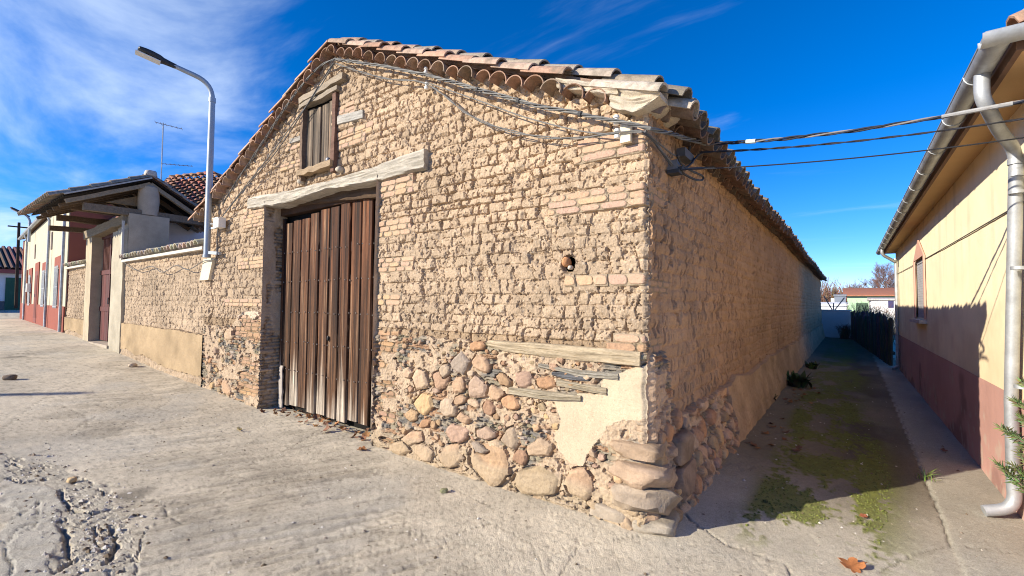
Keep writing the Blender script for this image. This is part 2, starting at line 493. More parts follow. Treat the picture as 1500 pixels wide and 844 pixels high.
def fired(S, Z, rect, seed):
    s0, s1, z0, z1 = rect
    n = max(1, round((z1 - z0) / .058)); h = (z1 - z0) / n
    d, ds, dz, top, r = courses(S, Z, z0, z1, lambda g, z: h, .12, .3, seed, .004, .003)
    D = .009 * sm(d, .001, .006) + .016 * (r[0] - .5) + .006 * (fbm(S * 40, Z * 40, 3, seed) - .5)
    col = np.stack([.50 + .08 * (r[1] - .5), .335 + .05 * (r[1] - .5), .222 + .03 * (r[2] - .5)], -1)
    mc = np.array([.33, .26, .18])
    k = sm(d, .002, .008)[..., None]
    w = .018 * 2 * (fbm(S * 20, Z * 20, 3, seed + 2) - .5)
    ins = (S > s0 + w) & (S < s1 + w + .05 * ((r[3] > .5) - .5)) & (Z > z0 - .004) & (Z < z1 + .004)
    return ins, D, col * k + mc * (1 - k)


ZL = 1.28
APEX_X = -5.2


def roof_z(X):
    """underside of the tiles over the gable wall"""
    dx = np.asarray(X) - APEX_X
    return np.where(dx > 0, 4.80 - dx * .427, 4.80 + dx * .412)


PATCH_PX = [(812, 583), (850, 576), (880, 578), (886, 552), (905, 547), (955, 533), (955, 612), (915, 616), (893, 622), (884, 636), (868, 655), (856, 683),
            (838, 677), (822, 660), (815, 640), (825, 615)]


def facade_field(S, Z):
    D, C = adobe(S, Z, 11, 2.32)
    st = []
    for u, v, ru, rv, k in STONES_PX:
        c = at(u, v, 'Y', FY); a = at(u + ru, v, 'Y', FY); b = at(u, v - rv, 'Y', FY)
        st.append((SX - c.x, c.z, abs(a.x - c.x) * 1.06, abs(b.z - c.z) * 1.06, k))
    Dr, Cr = rubble(S, Z, 5, st, [(0.35, 2.7, .02, 1.2, 260, .016, .046), (0.35, 2.7, .02, 1.22, 380, .010, .024), (6.6, 8, .05, 1.0, 26, .03, .07), (0, .4, .0, .5, 14, .03, .06)], ZL)
    edge = ZL + .10 * (fbm(S * 2.2, Z * 0 + 3, 3, 91) - .5) + .05 * (fbm(S * 12, Z * 12, 3, 92) - .5)
    edge = np.where(S > 5.6, edge + .16 - .25 * sm(S, 6.3, 7.0), edge)
    low = Z < edge
    D = np.where(low, Dr + .012, D); C = np.where(low[..., None], Cr, C)
    # mortar smears over the lowest stones
    foot = sm(.20 + .16 * (fbm(S * 3, Z * 3, 3, 93) - .3) - Z, 0, .05) * (S < 3.2)
    C = C * (1 - .75 * foot)[..., None] + (np.array([.48, .39, .28]) * (.85 + .3 * fbm(S * 8, Z * 8, 3, 94))[..., None]) * (.75 * foot)[..., None]
    D = D + foot * .03
    for i, r in enumerate(BRICKS):
        ins, Db, Cb = fired(S, Z, r, 200 + i)
        if i >= len(BRICKS) - 2:
            n = fbm(S * 3.5, Z * 15, 3, 301); sl = n > .49; Cb = Cb * (.7 + .55 * fbm(S * 6, Z * 20, 3, 302))[..., None]; Db = Db + .03 * (fbm(S * 5, Z * 18, 3, 303) - .5)
            ins = ins & ~sl
        D = np.where(ins, Db, D); C = np.where(ins[..., None], Cb, C)
    # pale plaster left on the corner
    poly = [(SX - at(u, v, 'Y', FY).x, at(u, v, 'Y', FY).z) for u, v in PATCH_PX]
    pm = inpoly(S + .03 * (fbm(S * 14, Z * 14, 4, 95) - .5), Z + .03 * (fbm(S * 14 + 30, Z * 14, 4, 96) - .5), poly)
    for _ in range(1):
        D = np.where(pm, .030 + .010 * (fbm(S * 9, Z * 9, 4, 97) - .5), D)
        C = np.where(pm[..., None], np.array([.66, .56, .42]) * (.86 + .28 * fbm(S * 5, Z * 5, 4, 98))[..., None], C)
    # dark broken pot mouth in the wall
    p = at(832, 387, 'Y', FY); q = np.hypot((S - (SX - p.x)) / .055, (Z - p.z) / .065)
    D = np.where(q < 1.3, -.05 * sm(1.3 - q, 0, .3), D)
    # ragged crack where the gable meets the yard wall
    cr = polyline_dist(S, Z, [(SX - at(u, v, 'Y', FY).x, at(u, v, 'Y', FY).z) for u, v in ((312, 380), (309, 420), (312, 450), (306, 470), (313, 500))])
    D -= .05 * sm(.02 - cr + .012 * (fbm(S * 20, Z * 20, 3, 99) - .5), 0, .012)
    return D, C


def side_field(T, Z):
    d, ds, dz, top, r = courses(T, Z, -.5, 3.6, lambda g, z: .115 * g.uniform(.85, 1.2), .14, .36, 61, .01, .008)
    D = .012 * sm(d, 0, .03) + .014 * (r[0] - .5) + .03 * (fbm(T * 8, Z * 5, 4, 62) - .5) + .06 * (fbm(T * .8, Z * .9, 3, 63) - .5)
    D += .012 * (fbm(T * 40, Z * 40, 3, 66) - .5)
    deep = (r[3] > .8) & (ds < .018)
    D = np.where(deep, D - .03 * sm(.018 - ds, 0, .012), D)
    D -= .07 * sm(fbm(T * 24, Z * 8, 3, 67), .69, .73) * (1 - .6 * sm(T, 6, 14))
    D -= .016 * sm(fbm(T * 40, Z * 9, 3, 72), .58, .70)
    C = np.array([.46, .288, .167]) * (.82 + .36 * fbm(T * 1.8, Z * 1.8, 4, 64))[..., None] * (.94 + .12 * r[2])[..., None]
    fade = sm(T, 18, 24)[..., None]
    C = C * (1 - .2 * fade) + np.array([.40, .30, .22]) * .2 * fade
    st = []
    Dr, Cr = rubble(T, Z, 25, st, [(0, 6.5, -.05, .74, 800, .04, .12)], 1.3)
    edge = .72 + .12 * (fbm(T * 1.7, Z * 0 + 9, 3, 65) - .5) + .05 * (fbm(T * 12, Z * 12, 3, 68) - .5)
    edge = edge + .62 * (1 - sm(T, .25, .6))
    k = 1 - sm(T, 1.4, 3.4)
    low = Z < edge
    pl = .075 + .05 * (fbm(T * 5, Z * 6, 5, 69) - .5) + .012 * (fbm(T * 30, Z * 30, 3, 73) - .5)
    Cp = np.array([.46, .315, .20]) * (.66 + .68 * fbm(T * 3, Z * 3, 4, 70))[..., None]
    vis = fbm(T * 2, Z * 2, 3, 71) < k * 1.1
    Dl = np.where(vis, Dr * 1.5 + .02, pl); Cl = np.where(vis[..., None], Cr * np.array([1.0, .86, .74]), Cp)
    Dl = Dl + .09 * sm(.7 - Z, 0, .75) * np.minimum(1, T / .8 + .3)
    D = np.where(low, Dl, D); C = np.where(low[..., None], Cl, C)
    for rr in ((-.1, .42, 2.38, 2.5), (-.1, .5, 1.70, 1.79), (-.1, .34, 1.25, 1.36)):
        ins, Db, Cb = fired(T, Z, rr, 400)
        D = np.where(ins, Db * .7, D); C = np.where(ins[..., None], Cb * np.array([.95, .9, .85]), C)
    return D, C


# ------------------------------------------------------------------ BARN
barn = empty('adobe_barn', (-5.2, 3.3, 0), 'long adobe barn with a tiled gable roof, stone footing and tall plank door', 'barn')

zs = np.concatenate([np.arange(-.12, 3.3, .0068), np.arange(3.3, 4.95, .0085)])
ss = np.concatenate([np.arange(0, 3.3, .0068), np.arange(3.3, 8.3, .0105)])
S, Z = np.meshgrid(ss, zs)
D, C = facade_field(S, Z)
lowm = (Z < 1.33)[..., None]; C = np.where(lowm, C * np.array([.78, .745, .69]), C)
tt = [0.0]
while tt[-1] < 26: tt.append(tt[-1] + max(.011, .0042 * tt[-1]))
tt = np.array(tt)
zt = np.arange(-.12, 3.14, .0125)
T, ZT = np.meshgrid(tt, zt)
E, CE = side_field(T, ZT)
# ragged shared corner
jag = .03 * (fbm(zs * 9, zs * 0, 4, 81) - .5) + .02 * (fbm(zs * 40, zs * 0, 3, 82) - .5)
e0 = jag
d0 = D[:, 0]
wf = 1 - sm(S, 0, .07)
X = SX - S + e0[:, None] * wf
Yf = FY - D - .03 * sm(.35 - Z, 0, .4) * 0
# round the arris a little
Yf += .018 * sm(.035 - S, 0, .035)
P = np.stack([X, Yf, Z], -1)
xc = (P[:-1, :-1, 0] + P[1:, 1:, 0]) / 2; zc = (P[:-1, :-1, 2] + P[1:, 1:, 2]) / 2
keep = zc < roof_z(xc) - .0
wob = .05 * (fbm(zc * 7, xc * 3, 3, 83) - .5) + .03 * (fbm(zc * 25, xc * 3, 3, 84) - .5)
DX0, DX1 = -6.93, -4.27
hole = (xc > DX0 + .3 * wob) & (xc < DX1 + wob) & (zc < 3.06)
LX0, LX1, LZ0, LZ1 = -6.03, -5.24, 3.30, 4.31
hole |= (xc > LX0 + .05) & (xc < LX1 - .05) & (zc > LZ0 + .06) & (zc < LZ1 - .06)
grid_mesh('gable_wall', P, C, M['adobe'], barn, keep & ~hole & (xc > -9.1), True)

e0t = np.interp(zt, zs, e0); d0t = np.interp(zt, zs, Yf[:, 0])
wt = 1 - sm(T, 0, .07)
Xs = SX + E * sm(T, 0, .05) + e0t[:, None] * wt
Ys = FY + T + (d0t - FY)[:, None] * wt
Ps = np.stack([Xs, Ys, ZT], -1)
grid_mesh('alley_wall', Ps, CE, M['adobe'], barn, None, True)
YEND = FY + tt[-1]

# core of the building behind the displaced faces
mb = MB()
sec = [(-9.1, -.1), (SX - .12, -.1), (SX - .12, 3.0), (APEX_X, 4.70), (-9.1, 3.08)]
mb.prism([(x, FY + .62, z) for x, z in sec], (0, YEND - FY - .62, 0), (.4, .3, .2))
mb.box((-9.1, FY + .03, -.1), (DX0 - .06, FY + .62, 3.0), (.4, .3, .2))
mb.box((DX1 + .1, FY + .05, -.1), (SX - .12, FY + .62, 2.95), (.4, .3, .2))
mb.build('rear_wall', M['adobe'], barn)

# reveal of the doorway (left jamb seen, right jamb hidden)
for sx, nm in ((DX0, 1), (DX1, -1)):
    yy = np.arange(FY - .05, FY + .66, .012); zz = np.arange(-.1, 3.1, .012)
    A, B = np.meshgrid(yy, zz)
    dd, dsx, dzx, tp, rr = courses(A, B, -.2, 3.3, lambda g, z: g.uniform(.035, .07), .1, .3, 66 + nm, .012, .006)
    h = .03 * sm(dd, 0, .012) + .03 * (rr[0] - .5)
    pls = sm(fbm(A * 3, B * 1.4, 3, 68), .42, .5) * sm(B, .9, 1.3)
    h = h * (1 - pls) + .03 * pls + .03 * (fbm(A * 6, B * 6, 4, 69) - .5)
    cc = np.array([.36, .27, .19]) * (.7 + .6 * rr[1])[..., None] * (1 - pls)[..., None] + np.array([.46, .36, .26]) * pls[..., None]
    cc = cc * (.8 + .4 * fbm(A * 5, B * 5, 3, 70))[..., None]
    Pj = np.stack([sx + nm * (h - .02), A, B], -1)
    grid_mesh('door_reveal', Pj, cc, M['adobe'], barn)


def plank_poly(name, top_px, bot_px, y, th, col, parent, seed, n=60, mat=None, rough=.008, back=0.0, label=None):
    """irregular timber in the wall: top and bottom edges traced as pixel polylines on plane Y=y"""
    def curve(px):
        p = [at(u, v, 'Y', y) for u, v in px]
        return np.array([q.x for q in p]), np.array([q.z for q in p])
    tx, tz = curve(top_px); bx, bz = curve(bot_px)
    x = np.linspace(max(tx.min(), bx.min()), min(tx.max(), bx.max()), n)
    zt_ = np.interp(x, tx, tz); zb_ = np.interp(x, bx, bz)
    rows = 14
    prof = np.concatenate([np.zeros(1), np.linspace(0, 1, rows), np.ones(1)])
    V = []; 
    for i, t in enumerate(prof):
        zz = zb_ + (zt_ - zb_) * t + rough * (fbm(x * 7, x * 0 + t * 3, 3, seed) - .5)
        yy = np.full(n, y) - rough * 2.2 * (fbm(x * 3, x * 0 + t * 9, 4, seed + 1) - .5)
        if i == 0 or i == len(prof) - 1: yy = np.full(n, y + th)
        elif i in (1, len(prof) - 2): yy = yy + .012
        V.append(np.stack([x, yy, zz], -1))
    V = np.stack(V)
    nr = V.shape[0]
    g = fbm(x[None, :] * 2.0, prof[:, None] * 14, 4, seed + 2)
    c = np.array(col) * (.62 + .75 * g)[..., None]
    me_verts = V.reshape(-1, 3)
    m_ = MB()
    fs = []
    for i in range(nr - 1):
        for j in range(n - 1):
            a = i * n + j; fs.append((a, a + 1, a + n + 1, a + n))
    fs.append(tuple(i * n for i in range(nr))); fs.append(tuple(i * n + n - 1 for i in range(nr - 1, -1, -1)))
    fs.append(tuple([j for j in range(n - 1, -1, -1)] + [(nr - 1) * n + j for j in range(n)]))
    m_.add(me_verts, fs, c.reshape(-1, 3), 0, True)
    return m_.build(name, mat or M['wood_grey'], parent, label)


plank_poly('lintel', [(362, 290), (420, 279), (480, 264), (540, 246), (585, 230), (621, 217)],
           [(362, 306), (400, 301), (440, 290), (480, 276), (520, 271), (550, 265), (590, 254), (621, 247)], FY - .045, .36, (.45, .405, .33), barn, 7, n=110, rough=.02)
plank_poly('embedded_timber', [(714, 499), (770, 502), (830, 507), (900, 513), (937, 516)], [(714, 507), (740, 516), (800, 523), (860, 529), (937, 539)], FY - .05, .12,
           (0.426, 0.342, 0.228), barn, 21, rough=.014)
plank_poly('embedded_timber', [(788, 532), (850, 543), (905, 547)], [(788, 538), (850, 552), (905, 557)], FY - .045, .1, (0.304, 0.274, 0.22), barn, 22, rough=.012)
plank_poly('embedded_timber', [(745, 567), (800, 574), (850, 580)], [(745, 577), (790, 585), (850, 588)], FY - .05, .1, (0.342, 0.289, 0.205), barn, 23, rough=.012)
plank_poly('embedded_timber', [(815, 556), (850, 562), (888, 568)], [(815, 566), (850, 573), (888, 580)], FY - .04, .1, (0.334, 0.281, 0.198), barn, 24, rough=.012)
plank_poly('embedded_timber', [(808, 545), (835, 546), (862, 554)], [(808, 550), (830, 556), (862, 559)], FY - .04, .1, (.13, .13, .135), barn, 26, n=30, rough=.012)
plank_poly('embedded_timber', [(494, 169), (531, 160)], [(494, 183), (531, 173)], FY - .03, .1, (0.395, 0.372, 0.327), barn, 25, n=24)
plank_poly('embedded_timber', [(424, 203), (444, 197)], [(424, 211), (444, 204)], FY - .03, .1, (0.365, 0.334, 0.289), barn, 27, n=20)
plank_poly('door_head', [(410, 296), (480, 281), (556, 263)], [(410, 303), (480, 296), (556, 288)], FY + .14, .1, (.10, .065, .042), barn, 28, n=40)


def rock(mb, c, r, seed, col, rot=0.0, p=.75, nl=18, amp=.16, cuts=0):
    """boulder: superellipsoid roughened with noise"""
    c = Vector(c); vs = []; cs = []; fs = []
    nu = nl * 2
    rr_ = random.Random(seed * 13 + 1)
    pls = [(Vector((rr_.gauss(0, 1), rr_.gauss(0, 1), rr_.gauss(0, .7))).normalized(), rr_.uniform(.78, 1.08)) for _ in range(cuts)]
    for i in range(nl + 1):
        th = math.pi * i / nl - math.pi / 2
        for j in range(nu):
            ph = 2 * math.pi * j / nu
            f = lambda t: math.copysign(abs(t) ** p, t)
            d = Vector((f(math.cos(th)) * f(math.cos(ph)), f(math.cos(th)) * f(math.sin(ph)), f(math.sin(th))))
            for n_, h_ in pls:
                ex_ = d.dot(n_) - h_
                if ex_ > 0: d = d - n_ * ex_
            k = 1 + amp * .35 * (float(fbm(d.x * 6 + seed, d.y * 6 + d.z * 7, 3, seed + 9)) - .5) + amp * 2 * (float(fbm(d.x * 1.7 + seed * 3.1 + d.z, d.y * 1.7 + d.z * 1.3, 4, seed)) - .5)
            q = Vector((d.x * r[0], d.y * r[1], d.z * r[2])) * k
            q = Matrix.Rotation(rot, 3, 'Z') @ q
            vs.append(c + q)
            g = .75 + .5 * float(fbm(d.x * 3 + seed, d.y * 3 + d.z * 3, 4, seed + 5))
            cs.append((col[0] * g, col[1] * g, col[2] * g))
    for i in range(nl):
        for j in range(nu):
            fs.append((i * nu + j, i * nu + (j + 1) % nu, (i + 1) * nu + (j + 1) % nu, (i + 1) * nu + j))
    mb.add(vs, fs, cs, 0, True)


# corner stones
for i, (x, y, z, rx, ry, rz, col, rot) in enumerate([
        (-1.26, 3.32, .545, .185, .17, .072, (.46, .33, .22), .1),
        (-1.27, 3.31, .385, .25, .20, .085, (.50, .36, .25), .05),
        (-1.22, 3.36, .20, .25, .26, .11, (.43, .34, .25), .35),
        (-1.20, 3.40, .03, .19, .24, .065, (.42, .36, .28), .2),
        (-1.40, 3.29, .05, .22, .14, .075, (.46, .38, .29), 0.0),
        (-1.14, 3.86, .46, .11, .24, .12, (.36, .25, .17), 0), (-1.12, 3.82, .20, .13, .24, .14, (.38, .26, .18), 0)]):
    m_ = MB(); rock(m_, (x, y, z), (rx, ry, rz), 50 + i * 3, tuple(.8 * c_ for c_ in col), rot, p=.42, nl=28, amp=.12, cuts=10)
    m_.build('cornerstone', M['stone'], barn)

# broken clay pot set in the wall
m_ = MB(); p = at(832, 386, 'Y', FY)
rock(m_, (p.x - .012, FY + .0, p.z + .012), (.034, .05, .04), 3, (.5, .25, .12), 0, .9, 10)
rock(m_, (p.x + .025, FY - .0, p.z - .035), (.02, .03, .018), 5, (.6, .5, .4), 0, .8, 8)
m_.build('clay_pot_shard', M['stone'], barn)

# ---------------------------------------------------------------- roof
rngT = random.Random(4)
TERRA = [(.43, .265, .185), (.47, .29, .20), (.39, .235, .16), (.45, .32, .24), (.36, .26, .19)]
GREYT = [(.30, .27, .22), (.36, .31, .25), (.33, .27, .20), (.40, .33, .26), (.44, .28, .19)]


def tcol(l):
    c = rngT.choice(l); k = rngT.uniform(.82, 1.12)
    return (c[0] * k, c[1] * k, c[2] * k)


SLR = Vector((1, 0, -.427)).normalized(); SLL = Vector((-1, 0, -.412)).normalized()
LENR = (SX + .19 - APEX_X) / SLR.x; LENL = (9.12 + APEX_X + .2) / -SLL.x
m_ = MB()
zo = .12
for sl, ln in ((SLR, LENR - .25), (SLL, LENL - .2)):
    up = Vector((-sl.z * (1 if sl.x > 0 else -1), 0, abs(sl.x)))
    a = Vector((APEX_X, FY - .02, 4.80 + zo)); b = a + sl * ln
    m_.prism([a, b, b - up * .05, a - up * .05], (0, YEND - FY + .1, 0), (.3, .2, .14))
m_.build('roof', M['tile'], barn)
# cornice of tile mouths under the verge
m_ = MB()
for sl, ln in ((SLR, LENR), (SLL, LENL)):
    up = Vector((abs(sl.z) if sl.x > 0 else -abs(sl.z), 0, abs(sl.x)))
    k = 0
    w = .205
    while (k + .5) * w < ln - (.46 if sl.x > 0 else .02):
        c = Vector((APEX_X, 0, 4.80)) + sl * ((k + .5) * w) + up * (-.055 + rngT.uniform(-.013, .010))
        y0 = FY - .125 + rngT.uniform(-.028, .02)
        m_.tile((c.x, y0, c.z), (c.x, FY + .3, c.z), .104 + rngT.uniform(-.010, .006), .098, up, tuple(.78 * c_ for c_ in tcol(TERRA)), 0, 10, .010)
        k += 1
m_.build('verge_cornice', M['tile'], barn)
# verge tiles laid down the slope, two stepping rows
m_ = MB()
for sl, ln in ((SLR, LENR), (SLL, LENL)):
    up = Vector((abs(sl.z) if sl.x > 0 else -abs(sl.z), 0, abs(sl.x)))
    for row, (yo, ho, rr, pal) in enumerate(((-.06, .040, .095, TERRA), (.075, .108, .105, GREYT), (.29, .075, .1, GREYT), (.50, .085, .1, GREYT))):
        k = 0; st = .36
        while k * st < ln - .05:
            if sl.x > 0 and k * st > ln - (1.0, .55, .38, .38)[row]: k += 1; continue
            a = Vector((APEX_X, FY + yo, 4.80)) + sl * (k * st - .03) + up * (ho + .012)
            b = Vector((APEX_X, FY + yo, 4.80)) + sl * ((k + 1) * st + .06) + up * (ho + .03)
            j = rngT.uniform(-.012, .012)
            pl = TERRA if (row == 1 and rngT.random() < .25) else pal
            m_.tile((a.x, a.y + j, a.z), (b.x, b.y + j + rngT.uniform(-.015, .015), b.z + rngT.uniform(-.008, .01)), rr * .82, rr, up, tcol(pl), 0, 8, .014)
            k += 1
# a ridge row
k = 0
while k * .38 < YEND - FY:
    m_.tile((APEX_X, FY + .12 + k * .38, 4.86), (APEX_X, FY + .12 + k * .38 + .44, 4.88), .12, .11, (0, 0, 1), tcol(GREYT), 0, 6, .014); k += 1
m_.build('verge_tiles', M['tile'], barn)
# eave tiles of the alley side, colours cut down to paint in underside shade
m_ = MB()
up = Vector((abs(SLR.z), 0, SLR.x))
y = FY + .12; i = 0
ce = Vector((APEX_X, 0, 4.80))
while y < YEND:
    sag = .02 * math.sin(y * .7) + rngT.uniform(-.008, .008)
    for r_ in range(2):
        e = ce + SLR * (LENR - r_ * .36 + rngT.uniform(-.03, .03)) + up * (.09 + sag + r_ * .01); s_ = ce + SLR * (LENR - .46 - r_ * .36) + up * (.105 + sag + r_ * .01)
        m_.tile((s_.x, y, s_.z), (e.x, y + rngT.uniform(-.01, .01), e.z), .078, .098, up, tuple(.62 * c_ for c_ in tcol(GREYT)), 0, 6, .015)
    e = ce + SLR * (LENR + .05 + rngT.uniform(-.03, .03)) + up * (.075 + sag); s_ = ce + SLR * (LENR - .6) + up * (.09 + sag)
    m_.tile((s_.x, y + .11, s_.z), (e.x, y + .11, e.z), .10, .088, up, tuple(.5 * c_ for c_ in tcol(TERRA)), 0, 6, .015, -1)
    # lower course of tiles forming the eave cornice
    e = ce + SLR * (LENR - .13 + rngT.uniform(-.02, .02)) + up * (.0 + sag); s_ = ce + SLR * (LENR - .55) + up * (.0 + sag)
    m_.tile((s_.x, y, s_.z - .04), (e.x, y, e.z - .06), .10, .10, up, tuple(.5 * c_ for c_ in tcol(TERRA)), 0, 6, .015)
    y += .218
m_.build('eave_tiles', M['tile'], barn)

# mortar closing the end of the verge, with the last tiles bedded in it
plank_poly('mortar_cap', [(815, 115), (870, 119), (905, 124)], [(815, 128), (850, 133), (905, 139)], FY - .10, .5, (.50, .43, .33), barn, 61, n=60, mat=M['adobe'], rough=.03)
plank_poly('mortar_cap', [(893, 126), (925, 130), (967, 134)], [(893, 156), (908, 161), (926, 164), (940, 158), (954, 150), (967, 143)], FY - .09, .5, (.50, .43, .33), barn, 63, n=60, mat=M['adobe'], rough=.03)
m_ = MB()
qa = at(868, 127, 'Y', FY - .05); qb = at(969, 136, 'Y', FY - .05)
m_.tile((qa.x, FY - .03, qa.z - .02), (qb.x, FY - .03, qb.z - .02), .085, .10, up, (.52, .44, .35), 0, 12, .018)
qa = at(965, 150, 'Y', FY + .17); qb = at(1016, 166, 'Y', FY + .17)
m_.tile((qa.x - .2, FY + .17, qa.z + .04), (qb.x, FY + .17, qb.z), .085, .10, up, (.40, .34, .27), 0, 12, .018)
m_.build('corner_tile', M['tile'], barn)

# ---------------------------------------------------------------- big door
rd = random.Random(9)
DY = FY + .20
door = MB()
nb = 11
xs = [DX0 + .10 + (DX1 - DX0 - .02) * k / nb for k in range(nb + 1)]
tone = [.75, .95, 1.15, .85, 1.1, .8, 1.25, .9, 1.2, .85, 1.3]


def board(mb, x0, x1, z0, z1, y, th, seed, t, bevel=.012, warm=(.085, .031, .012), paint=0.0):
    """one upright plank with a worn profile; colour fades to bare grey wood near the ground"""
    nz = 70; zz = np.linspace(z0, z1, nz)
    prof = [(0, th), (0, .016), (.05, .003)] + [(.05 + .9 * q_ / 15, .003 * ((q_ * 7) % 5) / 4) for q_ in range(1, 15)] + [(.95, .003), (1, .018), (1, th)]
    vs = []; cs = []
    rr = np.random.RandomState(seed)
    for i, z in enumerate(zz):
        for a, b in prof:
            w = x0 + (x1 - x0) * a
            n1 = float(vn(w * 75 + seed * 7, z * 1.1, seed)); n2 = float(vn(w * 22 + seed, z * .8, seed + 3))
            edge = .006 * (float(vn(z * 4, a * 50 + seed, seed)) - .5)
            vs.append((w + (edge if a in (0, 1) else 0), y + b + .008 * (n1 - .5) * (b < th), z))
            c = np.array(warm) * t * (.15 + 1.5 * n2) * (.25 + 1.5 * n1)
            bare = np.array([.37, .31, .24]) * (.6 + .7 * n1)
            mid = np.array([.088, .043, .020]) * (.15 + 1.6 * n1)
            k2 = min(1, max(0, (2.35 - z + 1.2 * (n2 - .5)) / 1.4)); c = c * (1 - k2 * .75) + mid * k2 * .75
            k1 = min(1, max(0, (.58 + .5 * (n1 - .5) + .8 * (n2 - .5) + .22 * math.sin(seed * 2.3) - z) / .55))
            c = c * (1 - k1) + bare * k1
            c = c + (np.array([.27, .165, .095]) - c) * .75 * float(sm(np.array(n2 * .6 + .5 * float(vn(w * 90 + seed, z * 1.1, seed + 6))), .74, .90))
            c = c * (.45 + 1.1 * float(vn(w * 160 + seed * 3, z * 2.2, seed + 12)))
            cs.append(tuple(c))
    m = len(prof); fs = []
    for i in range(nz - 1):
        for j in range(m - 1):
            a = i * m + j; fs.append((a, a + 1, a + m + 1, a + m))
    fs.append(tuple(range(m - 1, -1, -1))); fs.append(tuple((nz - 1) * m + j for j in range(m)))
    fs.append(tuple([i * m for i in range(nz)] + [i * m + m - 1 for i in range(nz - 1, -1, -1)]))
    mb.add(vs, fs, cs, 0, True)


for leaf in range(2):
    lf = MB(); nails = []
    for k in range(nb):
        if (k < 5) != (leaf == 0): continue
        gap = rd.uniform(.012, .030)
        z0 = .07 + rd.uniform(0, .05); z1 = 2.80 + rd.uniform(-.04, .05) + .015 * k
        board(lf, xs[k] + gap, xs[k + 1] - gap * .3, z0, z1, DY + rd.uniform(-.006, .012), .03, 60 + k, tone[k])
        for zz in (.62, 1.03, 1.46, 1.9, 2.33):
            for f in (.2, .78):
                if rd.random() < .9: nails.append((xs[k] + (xs[k + 1] - xs[k]) * f + rd.uniform(-.01, .01), zz + rd.uniform(-.015, .015)))
    for zz in (.62, 1.03, 1.46, 1.9, 2.33):
        a, b = (xs[0], xs[5]) if leaf == 0 else (xs[5], xs[nb])
        lf.box((a, DY + .035, zz - .06), (b - .01, DY + .09, zz + .06), (.05, .03, .02))
    for x, z in nails:
        n0 = len(lf.m); rock(lf, (x, DY - .004, z), (.009, .008, .009), 3, (.24, .21, .19), 0, 1, 4, 0)
        for q_ in range(n0, len(lf.m)): lf.m[q_] = 1
    lo = lf.build('door_leaf', [M['wood_v'], M['stone']], barn)
    if leaf == 1:
        km = MB(); rock(km, (xs[5] + .06, DY - .006, 1.12), (.022, .012, .04), 3, (.06, .05, .045), 0, .9, 8, .05); km.build('keyhole_plate', M['dark'], lo)
# narrow fixed strip at the left with a pale foot
m_ = MB(); board(m_, DX0 + .02, DX0 + .11, .06, 2.86, DY + .02, .03, 91, .7)
m_.build('door_post', M['wood_v'], barn)
m_ = MB(); m_.beam((DX0 + .19, DY - .02, .05), (DX0 + .185, DY - .02, .66), .085, .02, (.37, .33, .29), 0, (0, 1, 0), .006, 8, rd); m_.build('door_patch_board', M['plaster'], barn)
m_ = MB(); m_.box((DX0, DY + .10, 0.0), (DX1 + .1, DY + .13, 3.0), (.02, .015, .012)); m_.build('door_backing', M['beam'], barn)
m_ = MB(); m_.box((DX0 + .02, DY - .01, 2.90), (DX1 + .05, DY + .10, 3.02), (.9, .7, .6)); m_.build('door_transom', M['beam'], barn)

# ---------------------------------------------------------------- loft shutter
LY = FY - .015
sh = MB(); rd2 = random.Random(3)


def fp(u, v): return at(u, v, 'Y', FY - .02)


pa, pb, pc, pd = fp(444, 168), fp(494, 140), fp(494, 245), fp(444, 262)
zx = lambda x, l, r: l + (r - l) * (x - pa.x) / (pb.x - pa.x)
n = 4
for k in range(n):
    x0 = pa.x + .04 + (pb.x - pa.x - .10) * k / n + .006; x1 = pa.x + .04 + (pb.x - pa.x - .10) * (k + 1) / n - .006
    board(sh, x0, x1, pd.z + .02 + rd2.uniform(0, .02), 4.20 + rd2.uniform(-.02, .03), LY + .02 + rd2.uniform(0, .012), .025, 120 + k, 1.9 * rd2.uniform(.7, 1.15), warm=(.105, .078, .054))
so = sh.build('loft_shutter', M['wood_v'], barn)
fr = MB()
fr.beam((pa.x + .015, LY + .0, pd.z - .03), (pa.x + .015, LY + .0, 4.28), .06, .07, (.20, .14, .10), 0, (0, 1, 0), .006, 8, rd2)
fr.beam((pb.x - .03, LY + .0, pd.z - .03), (pb.x - .03, LY + .0, 4.30), .075, .07, (.17, .10, .075), 0, (0, 1, 0), .006, 8, rd2)
fr.beam((pa.x - .05, LY - .0, 4.265), (pb.x + .06, LY - .0, 4.285), .1, .06, (.30, .25, .19), 0, (0, 0, 1), .008, 8, rd2)
fr.beam((pa.x - .02, LY - .02, 3.335), (pb.x + .0, LY - .02, 3.335), .11, .075, (.34, .25, .16), 0, (0, 0, 1), .008, 8, rd2)
fr.build('shutter_frame', M['wood_grey'], barn)
lt = MB(); lt.beam((pa.x - .02, LY - .01, 4.335), (pb.x + .17, LY - .01, 4.40), .10, .08, (.33, .27, .2), 0, (0, 0, 1), .012, 8, rd2)
lt.build('shutter_lintel', M['wood_grey'], barn)
kb = MB(); c = at(479, 234, 'Y', LY - .02); rock(kb, (c.x, LY - .005, c.z), (.035, .03, .035), 2, (.55, .55, .58), 0, 1, 8, .02); kb.build('metal_cap', M['zinc'], so)
bk = MB(); bk.box((LX0 + .0, FY + .05, LZ0), (LX1, FY + .08, LZ1), (.02, .015, .012)); bk.build('shutter_backing', M['beam'], barn)
for (u, v) in ((439, 266), (496, 248)):
    m_ = MB(); c = at(u, v, 'Y', FY - .03); rock(m_, (c.x, FY - .01, c.z), (.045, .05, .035), u, (.55, .48, .38), 0, .8, 10); m_.build('sill_stone', M['stone'], barn)

# ------------------------------------------------------------------ GROUND (one polar sheet, divided into street / alley / strip / ground)
def G(u, v, z=0.0):
    p = at(u, v, 'Z', z); return (p.x, p.y)


